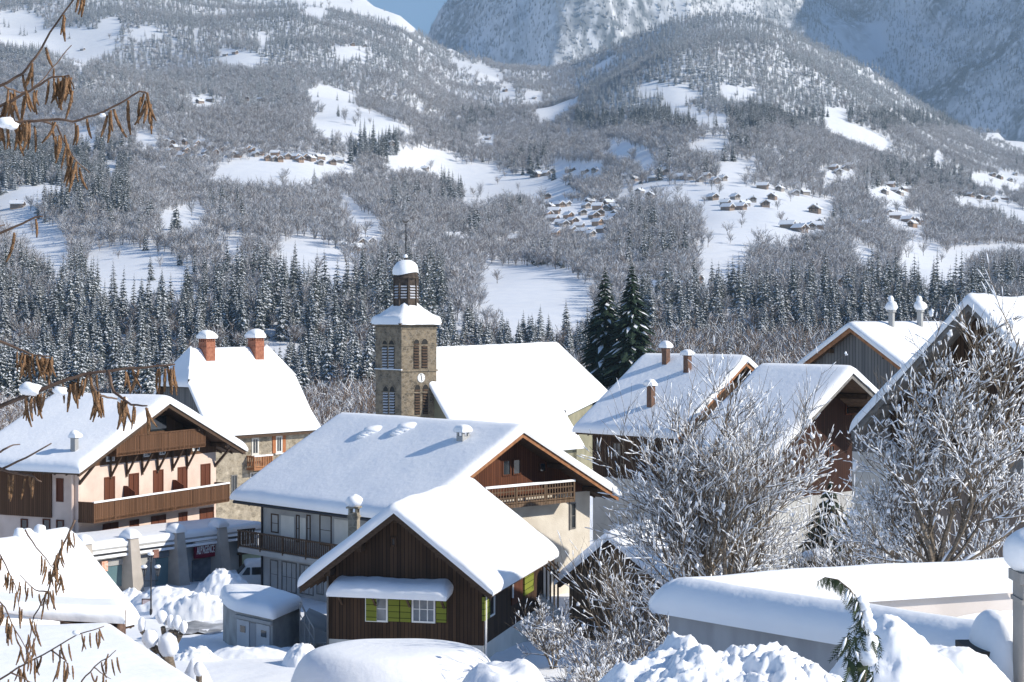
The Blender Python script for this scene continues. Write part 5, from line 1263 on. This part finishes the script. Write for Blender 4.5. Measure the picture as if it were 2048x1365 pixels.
# ================================================================== left foreground roofs
(O, z) = apex(-150, 1126, 57)
Hl = House('cabin', 'low building at left edge, thick white roof reaching towards the shops', 'house', O, 26, -15.2)
Hl.gable(6.8, 2.6, 2.75, z+15.2, .75, .95, T=.5, wf=.5, wb=.5, el=.4, er=.4, wallm=HBOARD, roofm=TIMBER, lump=.08)
m = MB()
for u, v, r in ((80,1062,.22),(55,1075,.28),(40,1068,.2)):
    P = Hl.hit(u, v, 'x', 0); m.blob((P.x,P.y,P.z), r, 0, .3, 10, 7, seed=u)
m.obj('snow_lump', SNOW, Hl.roof, smooth=True)
A = px(185, 1252, 52); lr = thing('lean_to', 'small lean-to with rough brown eave below the left cabin roof', 'shed', (A.x, A.y, -14.8))
def wq(u, v, d): q = px(u, v, d); return (q.x-A.x, q.y-A.y, q.z+14.8)
m = MB(); m.poly([wq(-60,1215,50), wq(235,1262,50.5), wq(245,1238,54), wq(130,1215,56), wq(-60,1200,56)]); 
m.prism([wq(120,1236,51.2), wq(214,1250,51.2), wq(214,1420,51.2), wq(120,1420,51.2)], (0, 2.5, 0)); m.obj('wall', mat('rough_brown', (.07,.04,.03), (.20,.12,.08), scale=5, bump=.8, bscale=12), lr)
m = MB(); snow_patch(m, wq(-60,1228,50), wq(248,1244,51), wq(244,1228,54.5), wq(-60,1205,57), .42, (0,1,1,1), .25, .14); snow_obj('snow_cover', m, lr)
A = px(160, 1340, 43); lg = thing('outbuilding', 'large smooth white roof filling the bottom left corner', 'house', (A.x, A.y, -13.5))
def wq(u, v, d): q = px(u, v, d); return (q.x-A.x, q.y-A.y, q.z+13.5)
c00, c10, c11, c01 = wq(-80,1500,33.5), wq(470,1448,38.5), wq(222,1282,46.5), wq(-80,1290,45)
m = MB(); m.quad(c00, c10, c11, c01); dn = Vector((0,0,-.25)); 
m.prism([c00, c10, c11, c01], (0,0,-.22)); m.obj('roof', TIMBER, lg)
i_ = lambda p, q, f: tuple(Vector(p).lerp(Vector(q), f))
q10, q11 = i_(c10, c00, .08), i_(c11, c01, .06); m = MB()
m.prism([(q10[0],q10[1]+.4,q10[2]-.3), (q11[0],q11[1]-.5,q11[2]-.3), (q11[0],q11[1]-.5,0), (q10[0],q10[1]+.4,0)], (-.3,0,0)); m.prism([(q11[0],q11[1]-.5,q11[2]-.3), (c01[0],c01[1]-.5,c01[2]-.3), (c01[0],c01[1]-.5,0), (q11[0],q11[1]-.5,0)], (0,-.3,0)); m.obj('wall', GREYT, lg)
m = MB(); snow_patch(m, c00, c10, c11, c01, .5, (1,1,1,1), .35, .06); snow_obj('snow_cover', m, lg)

# ================================================================== trees near the village
SPR = mat('spruce_needles', (.010,.022,.016), (.035,.055,.035), scale=3, rough=.9, spec=.1)
for u, top, d, h, r, sd_, lb in ((1210, 524, 222, 27.0, 6.6, 101, 'tall dark spruce left of its twin behind the church roof'), (1264, 512, 218, 28, 6.6, 102, 'tall dark spruce, the right and higher of the twin pair')):
    q = px(u, top, d); me = conifer(sd_, h, r, 54, 30, snow=.30, mats=[SPR, TSNOW, BARK], tilt=.42, wk=.55)
    t_ = thing('spruce', lb, 'conifer tree', (q.x, q.y, q.z-h), rng.random()*6)
    # split crown and trunk
    o = bpy.data.objects.new('crown', me); COL.objects.link(o); o.parent = t_
    m = MB(); m.tube([(0,0,-2),(0,0,h*.6)], [.35,.15], 8); m.obj('trunk', BARK, t_)
def grow(m, p, d, L_, r, depth, rng, spec, sn, bl):
    """branching twig system; m branch mesh, sn snow lying on branches, bl list of clump places"""
    n = 4 if depth > 1 else 3; pts = [p.copy()]; q = p.copy(); dd = d.copy(); step = L_/n
    for i in range(n):
        dd = (dd + Vector((rv(rng,-1,1), rv(rng,-1,1), rv(rng,-.6,.9)+spec['up']))*spec['wig']).normalized()
        q = q + dd*step; pts.append(q.copy())
    rad = [r*(1-.55*i/n) for i in range(n+1)]
    m.tube(pts, rad, 5 if depth >= spec['depth']-1 else 3, 0, False)
    for i in range(n):
        sg = pts[i+1]-pts[i]; hor = 1-abs(sg.normalized().z)
        if rng.random() < spec['snow']*(.35+hor):
            a = pts[i]; b = pts[i+1].lerp(pts[i], rv(rng,0,.2)); up = Vector((0,0,1))*(rad[i]*.8+.008)
            rs = rad[i]*.9+spec['sr']*rv(rng,.6,1.4); sn.tube([a+up, a.lerp(b,.5)+up*1.4, b+up], [rs*.5, rs, rs*.5], 4, 0, True)
    if depth == 0:
        if rng.random() < spec['blob']: bl.append((pts[-1], rv(rng, *spec['bs'])))
        return
    k = spec['kids'][depth-1]
    for i in range(k):
        f = rv(rng, .25, 1); j = min(n-1, int(f*n)); b = pts[j].lerp(pts[j+1], f*n-j)
        t_ = (pts[j+1]-pts[j]).normalized(); s_ = t_.cross(Vector((rv(rng,-1,1), rv(rng,-1,1), rv(rng,-1,1))))
        if s_.length < .01: continue
        s_.normalize(); nd = (t_*rv(rng,.5,1.1) + s_*rv(rng,.45,1.0)); nd.z += spec['up']*.6; nd.normalize()
        grow(m, b, nd, L_*rv(rng,*spec['len']), r*rv(rng,.38,.55), depth-1, rng, spec, sn, bl)
def shrub_tree(name, label, base, stems, spec, seed, trunk=None, matl=None, group=None):
    rng = random.Random(seed); t_ = thing(name, label, 'tree', base, 0, group); m = MB(); sn = MB(); bl = []
    b0 = Vector((0,0,0)); 
    if trunk:
        tm = MB(); tp = Vector(trunk[0]); tm.tube([b0-Vector((0,0,.5)), tp*.5, tp], [trunk[1]*1.2, trunk[1], trunk[1]*.8], 8); tm.obj('trunk', matl or BARK, t_); b0 = tp
    for (dx, dy, dz, L_, r) in stems:
        grow(m, b0 + Vector((rv(rng,-.15,.15), rv(rng,-.15,.15), -.1)), Vector((dx,dy,dz)).normalized(), L_, r, spec['depth'], rng, spec, sn, bl)
    m.obj('branches', matl or BARK, t_)
    for p, r in bl:
        sn.blob(p, r, 0, .8, 8, 6, seed=int(p.x*9), sq=(rv(rng,.6,1.3),rv(rng,.6,1.3),rv(rng,.6,1.7)))
        sn.blob(p+Vector((rv(rng,-1,1),rv(rng,-1,1),rv(rng,-1.2,.6)))*r, r*.6, 0, .8, 6, 5, seed=int(p.x*7))
        
    sn.obj('snow_clumps', TSNOW, t_, smooth=True); return t_
SPB = dict(depth=3, kids=(4, 6, 8), up=.35, wig=.22, snow=.68, sr=.011, blob=.06, bs=(.02,.06), len=(.42,.66))
# the big multi-stem tree
q = px(1440, 1500, 52); gz = ground(q.x, q.y)
K1 = .60; K2 = .62
st = [(-.50,.1,1,7.4,.11), (-.30,-.2,1,8.2,.12), (-.12,.25,1,8.6,.12), (.05,-.1,1,8.4,.13), (.22,.2,1,8.0,.12), (.42,-.15,1,7.4,.11), (.62,.1,1,6.6,.10), (-.72,.0,.9,6.6,.10), (-.2,.5,1,7.,.1), (.3,.5,1,7,.1), (-1.0,.2,.8,5.6,.08), (.9,.2,.8,5.4,.08)]
shrub_tree('bare_tree', 'big many-stemmed bare tree laden with snow in front of the right-hand houses', (q.x, q.y, gz), [(a*.9,b,c,l*K1,r*.62) for a,b,c,l,r in st], dict(SPB, kids=(9, 7, 7)), 11, trunk=((0,0,3.2), .26))
q = px(1872, 1500, 44); gz = ground(q.x, q.y)
st = [(-.62,.1,1,4.6,.09), (-.38,-.2,1,5.8,.10), (-.12,.3,1,6.8,.11), (.12,-.1,1,6.8,.11), (.4,.2,1,6.4,.10), (.7,-.15,1,5.6,.09), (-1.0,.0,.7,3.6,.08), (1.05,.2,.9,5,.08), (-1.4,.3,.45,3.4,.07), (1.5,.1,.6,4.4,.07), (-.3,.7,1,5.6,.08)]
shrub_tree('bare_tree', 'bare snow-laden tree with forked trunk before the tall dark barn', (q.x, q.y, gz), [(a+.14,b,c,l*K2*(.92 if a > -.2 else .8),r*.62) for a,b,c,l,r in st], dict(SPB, kids=(8, 7, 7), blob=.05), 23, trunk=((0,0,5.0), .15))
SPS = dict(depth=2, kids=(10, 10), up=.3, wig=.28, snow=.6, sr=.010, blob=.10, bs=(.015,.06), len=(.35,.6))
def st_rand(rng, n, L_, r, sp=.8): return [(rv(rng,-sp,sp), rv(rng,-sp,sp), 1, L_*rv(rng,.7,1.15), r) for _ in range(n)]
rg = random.Random(5)
for u, d, top, n, sd_, lb in ((1110, 72, 1185, 8, 31, 'snow-plastered bush at the right corner of the wooden chalet'), (1185, 60, 1250, 6, 32, 'snowy bush before the weathered shed'), (1290, 56, 1130, 9, 33, 'tall snowy shrub right of the weathered shed'), (1245, 50, 1265, 8, 34, 'low snowy shrub behind the lumpy foreground heap'),
                         (1130, 54, 1290, 8, 35, 'low snowy bush at the bottom edge beside the chalet bank'), (1560, 62, 1000, 14, 36, 'snowy shrub under the right side of the big bare tree'), (1690, 60, 930, 16, 37, 'snowy shrub between the two big bare trees'), (1330, 64, 985, 14, 38, 'snowy shrub under the left side of the big bare tree'), (2030, 50, 960, 14, 39, 'snowy shrub at the right edge below the tall barn'), (1800, 60, 960, 14, 40, 'snowy shrub left of the forked trunk')):
    q = px(u, 1400, d); gz = ground(q.x, q.y); hh = (HZ-top)/F*d - gz
    shrub_tree('shrub', lb, (q.x, q.y, gz), st_rand(rg, n, hh*.62, .035, .75), SPS, sd_)
# dark evergreen behind, between the trees
q = px(1660, 985, 66); me = conifer(77, 8.5, 3.6, 26, 22, snow=.45, mats=[SPR, TSNOW, BARK], tilt=.5, wk=.6); t_ = thing('evergreen', 'dark evergreen with blue-shaded snow between the two big bare trees', 'conifer tree', (q.x, q.y, q.z-8.0))
o = bpy.data.objects.new('crown', me); COL.objects.link(o); o.parent = t_; m = MB(); m.tube([(0,0,-2),(0,0,3)], .2, 8); m.obj('trunk', BARK, t_)
for x, y, z_, r in ((-.6,-1.2,5.9,.55),(.7,-1.5,5.2,.5),(-1.3,-2.0,3.2,.6)):
    m = MB(); m.blob((x,y,z_), r, 0, .3, 14, 9, seed=x, sq=(1.1,1,.45)); m.obj('snow_load', SNOW, t_, smooth=True)
# pollarded tree with snowballs
A = px(336, 1338, 60); pt_ = thing('pollarded_tree', 'pollarded tree with fat balls of snow on its cut branch ends', 'tree', (A.x, A.y, -15.2))
def lp_(u, v, dy=0): q = px(u, v, 60+dy); return Vector((q.x-A.x, q.y-A.y, q.z+15.2))
m = MB(); m.tube([(0,0,0), tuple(lp_(338,1345)), tuple(lp_(332,1312))], [.32,.26,.22], 10); m.obj('trunk', BARK, pt_)
for u0, v0, u1, v1, bu, bv, rx, rz in ((328,1312,284,1262,283,1249,.13,.24), (334,1300,326,1255,323,1234,.19,.23), (336,1300,342,1262,341,1243,.12,.22), (340,1300,352,1262,354,1246,.15,.24), (342,1300,362,1268,367,1255,.13,.22), (325,1312,298,1290,300,1277,.26,.3), (333,1318,335,1300,336,1290,.34,.42), (330,1330,318,1318,316,1322,.2,.22)):
    m = MB(); m.tube([lp_(u0,v0), lp_((u0+u1)/2,(v0+v1)/2+3,.2), lp_(u1,v1)], [.12,.08,.09], 6); b_ = m.obj('branch', BARK, pt_)
    m = MB(); p = lp_(bu,bv); m.blob(p, 1, 0, .18, 14, 10, seed=u0, sq=(rx,rx,rz)); m.obj('snowball', SNOW, b_, smooth=True)
A = px(398, 1362, 55); po = thing('post', 'wooden post topped by a ball of snow at the bottom edge', 'post', (A.x, A.y, A.z-1.5))
m = MB(); m.tube([(0,0,0),(0,0,1.7)], .09, 8); m.obj('stake', BARK, po); m = MB(); m.blob((0,0,1.85), .2, 0, .12, 12, 9, sq=(.8,.8,1.15)); m.obj('snow_cap', SNOW, po, smooth=True)

# ================================================================== right foreground walls
WG = mat('wall_render', (.30,.30,.31), (.40,.40,.41), scale=.8, stretch=(3,3,.5), bump=.1); WP = mat('wall_pale', (.52,.47,.44), (.60,.55,.52), scale=1.0)
C0 = px(1338, 1225, 27); zc = C0.z; E2 = Vector((5.0, C0.y-3.15, 0)); E1 = px(2040, 1181, 29.2)
gw = thing('garden_wall', 'grey rendered wall corner with a fat rounded roll of snow on top', 'wall', (C0.x, C0.y, zc-4.2)); o_ = gw.location
def wl(p, z): return (p[0]-o_.x, p[1]-o_.y, z-o_.z)
d2 = Vector((E2.x-C0.x, E2.y-C0.y)).normalized(); n2 = Vector((-d2.y, d2.x)); 
if n2.x < 0: n2 = -n2
d1 = Vector((E1.x-C0.x, E1.y-C0.y)).normalized(); n1 = Vector((-d1.y, d1.x))
if n1.y < 0: n1 = -n1
c = Vector((C0.x, C0.y)); e2 = Vector((E2.x, E2.y)); e1 = Vector((E1.x, E1.y))
m = MB(); th_ = .32
e2x = e2 + d2*1.2
m.prism([wl(c, zc), wl(e2x, zc), wl(e2x+n2*th_, zc), wl(c+n2*th_+d2*.2, zc)], (0,0,-4.2)); m.obj('near_wall', WG, gw)
m = MB(); m.prism([wl(c+d1*.36+n1*.003, zc), wl(e1, zc), wl(e1+n1*th_, zc), wl(c+n1*th_+d1*.3, zc)], (0,0,-4.2)); m.obj('far_wall', WP, gw)
m = MB(); ov = .12
def row(a, b): pass
snow_patch(m, wl(c-n2*ov-d2*.16, zc), wl(e2x-n2*ov, zc), wl(e2x+n2*(th_+ov), zc), wl(c+n2*(th_+ov)-d2*.16, zc), .56, (1,0,1,1), .12, .05, lip=.02)
snow_obj('snow_roll', m, gw, SNOW, 2)
m = MB()
snow_patch(m, wl(c-n1*ov-d1*.05, zc), wl(e1-n1*ov, zc), wl(e1+n1*(th_+ov), zc), wl(c+n1*(th_+ov)-d1*.05, zc), .50, (1,0,1,1), .12, .07, lip=.02)
snow_obj('snow_roll', m, gw, SNOW, 2)
m = MB(); zi = zc - .35
mid_ = e2x + d2*2.5
m.poly([wl(c+d1*.4+d2*.3, zi), wl(e2x+n2*.3, zi), wl(Vector((e1.x+.5, e2x.y)), zi), wl(e1, zi)][::-1])
N_ = 40
m = MB()
for i in range(N_+1):
    for j in range(N_+1):
        a, b = i/N_, j/N_
        p = (c+d1*.2+d2*.2)*(1-a)*(1-b) + e1*a*(1-b) + (e2x+n2*.2)*(1-a)*b + (Vector((e1.x+.6, e2x.y)))*a*b
        m.v.append(wl(p, zi + .12*mn.noise(Vector((p.x*.9, p.y*.9, 0))) - .25*b))
for i in range(N_):
    for j in range(N_): a = i*(N_+1)+j; m.f.append((a, a+N_+1, a+N_+2, a+1)); m.m.append(0)
m.obj('yard_snow', SNOW, gw, smooth=True)
# gate pillar
A = px(2062, 1230, 21); gp = thing('gate_pillar', 'stone pillar with a huge bulging snow cap at the right edge', 'pillar', (A.x, A.y, A.z-3)); 
zt2 = (HZ-1143)/F*21 - (A.z-3)
m = MB(); m.box(-.14,.3,-.2,.25,0,zt2-.12); m.box(-.18,.34,-.24,.29,zt2-.12,zt2); m.box(-.16,.32,-.22,.27,zt2-.35,zt2-.3); m.obj('shaft', mat('pillar_stone', (.28,.26,.24), (.38,.35,.32), scale=2, bump=.2), gp)
m = MB(); m.blob((.12,0,zt2+.24), .42, 0, .12, 22, 16, sq=(.98,1,.74)); m.obj('snow_cap', SNOW, gp, smooth=True)
# foreground heaps
bpx('snow_heap', 'lumpy sunlit heap of shovelled snow at the bottom edge before the grey wall', 1440, 1308, 19, 1.5, 1.2, zb=-4.3, lump=.30, fine=.16, fl=2.0, ffl=6., n=110, flat=.6)
bpx('snow_heap', 'low lumpy snow heap continuing right at the bottom edge', 1610, 1345, 18.5, .55, .7, zb=-4.4, lump=.22, fine=.16, fl=2.6, ffl=8, n=60)
bpx('snow_heap', 'tall rippled snow mound beside the small juniper', 1790, 1258, 20, 1.15, 1.1, zb=-4.9, lump=.16, fine=.05, fl=1.6, ffl=5, n=80)
bpx('snow_heap', 'shaded snow mound before the courtyard at the lower right', 1900, 1290, 20.5, 1.05, 1.0, zb=-4.9, lump=.16, fine=.05, fl=1.7, ffl=5, n=80)
bpx('snow_heap', 'rounded snow hump hanging over a dark gap near the right edge', 1995, 1225, 22, .32, .8, zb=-4.35, lump=.10, fine=.03, fl=1.7, n=50, flat=1)
m = MB(); A = px(1995, 1330, 21.5); gb = thing('gap_shade_block', 'dark block standing for the shade under the snow hump near the right edge', 'wall', (A.x, A.y, A.z-1)); m.box(-.3,.5,.0,.8,-.5,1.15); m.obj('wall', mat('gap_shade_dark', (.05,.045,.04), (.09,.08,.07), scale=3), gb)  # added solid block, coloured near black in place of the gap's shade
# juniper
JG = mat('juniper_green', (.018,.03,.014), (.045,.065,.028), scale=6, rough=.8)
A = px(1722, 1420, 17.5); ju = thing('juniper', 'small drooping juniper with snow on its arching tip', 'conifer tree', (A.x, A.y, A.z-.4))
def jl(u, v, dy=0): q = px(u, v, 17.5+dy); return Vector((q.x-A.x, q.y-A.y, q.z-A.z+.4))
path = [jl(1722,1420), jl(1728,1330), jl(1735,1265,.05), jl(1722,1215), jl(1700,1180), jl(1676,1160), jl(1650,1155), jl(1634,1164)]
m = MB(); m.tube(path, [.03,.028,.022,.014,.009,.006,.004,.003], 6); m.obj('stem', BARK, ju)
m = MB(); sn = MB(); jr = random.Random(3)
for k in range(240):
    f = jr.random()**.9*(len(path)-1.001); i = int(f); p = path[i].lerp(path[i+1], f-i); t_ = (path[i+1]-path[i]).normalized()
    side = jr.choice((-1, 1)) if f < 4 else jr.choice((-.4, .6)); low = 1 - f/(len(path)-1)
    if f > 3.6 and jr.random() < .6: continue
    L_ = rv(jr,.07,.16)*(.45+1.2*low)
    if f < 2 : p = p + Vector((rv(jr,-.2,.1), rv(jr,-.1,.1), 0))
    d_ = Vector((side*rv(jr,.2,.9)*(.9 if side < 0 else .35), rv(jr,-.5,.5), -rv(jr,.35,1.1))).normalized()
    pts = [p, p+d_*L_*.5, p+d_*L_+Vector((0,0,-.03))]; s_ = d_.cross(Vector((0,1,.2))).normalized()
    for q_ in range(7):
        g_ = q_/7.; b_ = pts[0].lerp(pts[2], g_); w_ = .045*(1-g_*.6)*(.30+.8*low)
        for sg in (-1, 1):
            e_ = b_ + s_*sg*w_ + d_*.045*(.5+.7*low); m.tri(b_-d_*(.003+.006*low), b_+d_*(.006+.014*low), e_, 0)
    if jr.random() < .26 and f < 4.2: 
        a = pts[0].lerp(pts[1], .3); sn.tube([a+Vector((0,-.01,.014)), pts[1]+Vector((0,-.01,.016)), pts[1].lerp(pts[2],.7)+Vector((0,-.01,.010))], [.005,.012*rv(jr,.7,1.6),.004], 6)
m.obj('foliage', JG, ju)
for f, r in ((3.3,.04),(3.0,.05),(2.6,.06),(2.2,.07),(1.6,.09),(1.2,.1)):
    i = int(f); p = path[i].lerp(path[i+1], f-i); sn.blob(p+Vector((.03,0,.02)), r, 0, .4, 10, 7, seed=f)
sn.obj('snow_clumps', SNOW, ju, smooth=True)

# ================================================================== foreground hazel twigs with catkins
HB = mat('hazel_bark', (.075,.045,.032), (.13,.085,.06), scale=30, rough=.6); CK = mat('catkin_scales', (.13,.07,.032), (.28,.16,.085), scale=60, rough=.8, bump=.6, bscale=160)
def catkin_mesh(seed, L_=.055, r=.0026):
    rg = random.Random(seed); m = MB(); bx, by = rv(rg,-.25,.25), rv(rg,-.25,.25); pts = []; rad = []
    for i in range(9):
        f = i/8.; pts.append((bx*L_*f*f, by*L_*f*f, -L_*f)); rad.append(r*(.35+1.0*math.sin(math.pi*min(.97, f*.85+.12))**.6)*(1+.10*(-1)**i))
    m.tube(pts, rad, 7); return m.mesh('catkin', CK, smooth=True)
CKM = [catkin_mesh(s, .046+.004*s) for s in range(6)]; CKS = [catkin_mesh(20+s, .034+.003*s, .0020) for s in range(5)]
def hazel(label, d, lines, seed, dens, meshes, snow=(), rad=.0042, clus=(1,3), maxn=60, sc=1.0):
    rg = random.Random(seed); A = px(lines[0][0][0], lines[0][0][1], d); t_ = thing('hazel_branch', label, 'branch', A); n_ = 0
    for li, L_ in enumerate(lines):
        P = []
        for k, (u, v) in enumerate(L_): q = px(u, v, d + .25*math.sin(li*1.7) + .04*k*math.sin(li*2.3)); P.append(q-A)
        # subdivide with slight kinks at buds
        Q = [P[0]]
        for a, b in zip(P[:-1], P[1:]):
            for f in (.33, .66, 1): Q.append(a.lerp(b, f) + (Vector((rv(rg,-1,1), rv(rg,-1,1), rv(rg,-1,1)))*.0018 if f < 1 else Vector((0,0,0))))
        r0 = rad*(1 if li in (0,) else .75); m = MB(); m.tube(Q, [r0*(1-.6*i/(len(Q)-1)) for i in range(len(Q))], 7); o = m.obj('twig', HB, t_, smooth=True)
        m = MB(); 
        ln = sum((b-a).length for a, b in zip(P[:-1], P[1:])); k = int(ln*dens*.7*rv(rg,.85,1.15))
        for i in range(k):
            f = rv(rg, .08 if ln > .2 else .3, 1.0)*(len(Q)-1.001); j = int(f); p = Q[j].lerp(Q[j+1], f-j)
            for c_ in range(rg.randint(*clus)):
                if n_ >= maxn: break
                me = rg.choice(meshes); co = bpy.data.objects.new('catkin', me); COL.objects.link(co); co.parent = t_
                co.location = p + Vector((rv(rg,-.012,.012), rv(rg,-.015,.015), rv(rg,-.012,-.001))); s_ = sc*rv(rg,.8,1.25); co.scale = (s_,)*3; co.rotation_euler = (rv(rg,-.2,.2), rv(rg,-.22,.22), rg.random()*6.28); n_ += 1
    for u, v, r in snow:
        m = MB(); m.blob(px(u, v, d-.02)-A, r, 0, .35, 12, 8, seed=u, sq=(1.3,1,.8)); m.obj('snow_clump', SNOW, t_, smooth=True)
hazel('hazel twig rising steeply to the upper left with few catkins', 4.6, [[(-60,205),(0,172),(45,148),(72,114),(100,65),(145,3),(170,-40)], [(-60,150),(0,170),(21,179),(41,186),(62,181),(86,160),(114,127),(143,91)]], 1, 26, CKM, maxn=26, clus=(1,2))
hazel('hazel twig crowded with hanging catkins at the upper left edge', 4.5, [[(-60,235),(0,213),(34,196),(69,176),(103,155),(138,151),(148,179)]], 2, 75, CKM, maxn=46, clus=(1,3))
hazel('long arching hazel twig with catkins and a pinch of snow, upper left', 4.4, [[(-60,238),(0,240),(34,245),(69,243),(114,239),(145,244),(189,231),(241,207),(279,183),(294,188),(297,205)], [(86,243),(114,251),(127,282),(148,317),(179,345)]], 3, 60, CKM, snow=((12,246,.018),(24,252,.012),(205,231,.006)), maxn=66, clus=(1,3))
hazel('thick hazel branch with catkins reaching across to the stone house roof', 4.6, [[(-60,845),(0,813),(69,785),(138,758),(179,747),(241,739),(296,735),(350,729)], [(179,747),(183,771),(200,792),(224,796),(245,800)], [(215,742),(228,785),(262,810),(294,812)]], 4, 55, CKM, snow=((60,778,.020),(120,782,.014),(245,800,.010)), rad=.0062, maxn=80, clus=(1,3))
hazel('short hazel twig above the thick one at the left', 4.9, [[(-40,670),(38,699),(69,711),(100,713)]], 5, 120, CKM, maxn=26, clus=(2,4))
hazel('bare hazel twig pointing right above the pink chalet wall', 4.7, [[(-60,965),(0,940),(52,916),(103,887)], [(0,905),(20,893),(40,889)]], 6, 10, CKM, maxn=3, clus=(1,1))
hazel('thin hazel twig with few catkins hanging before the brown cladding', 4.7, [[(-60,930),(0,937),(45,949),(62,952),(83,964)]], 7, 45, CKM, maxn=9, clus=(1,1))
hazel('small hazel twig low on the left hillside view', 4.7, [[(-60,488),(0,467),(34,452),(72,434),(86,434)], [(-20,455),(10,450)]], 8, 22, CKM, maxn=6, clus=(1,1))
hazel('drooping hazel sprays thick with small catkins, lower left', 4.9, [[(150,1040),(140,1061),(120,1102),(106,1143),(96,1184),(68,1232),(58,1284),(40,1380)], [(50,1060),(72,1095),(100,1130),(120,1150)], [(-40,1060),(0,1110),(30,1170),(40,1230)], [(-20,1180),(10,1215),(30,1260),(60,1310)], [(96,1184),(70,1180),(40,1150)]], 9, 62, CKS, maxn=88, clus=(1,2), rad=.0032)
hazel('hazel shoots with small catkins crossing the bottom left roof', 4.8, [[(-40,1385),(0,1359),(51,1328),(102,1301),(154,1270),(208,1253)], [(51,1328),(70,1280),(75,1240)], [(102,1301),(130,1320),(140,1350)], [(20,1345),(60,1365),(110,1372)]], 10, 62, CKS, snow=((152,1266,.008),),maxn=62, clus=(1,2), rad=.003)
hazel('fine forked hazel shoot at the bottom, nearest the large white roof', 4.8, [[(150,1400),(164,1362),(188,1335),(212,1318),(232,1301)], [(188,1335),(205,1348),(222,1358)]], 11, 40, CKS, maxn=9, clus=(1,2), rad=.0026)
print('p4 ok')
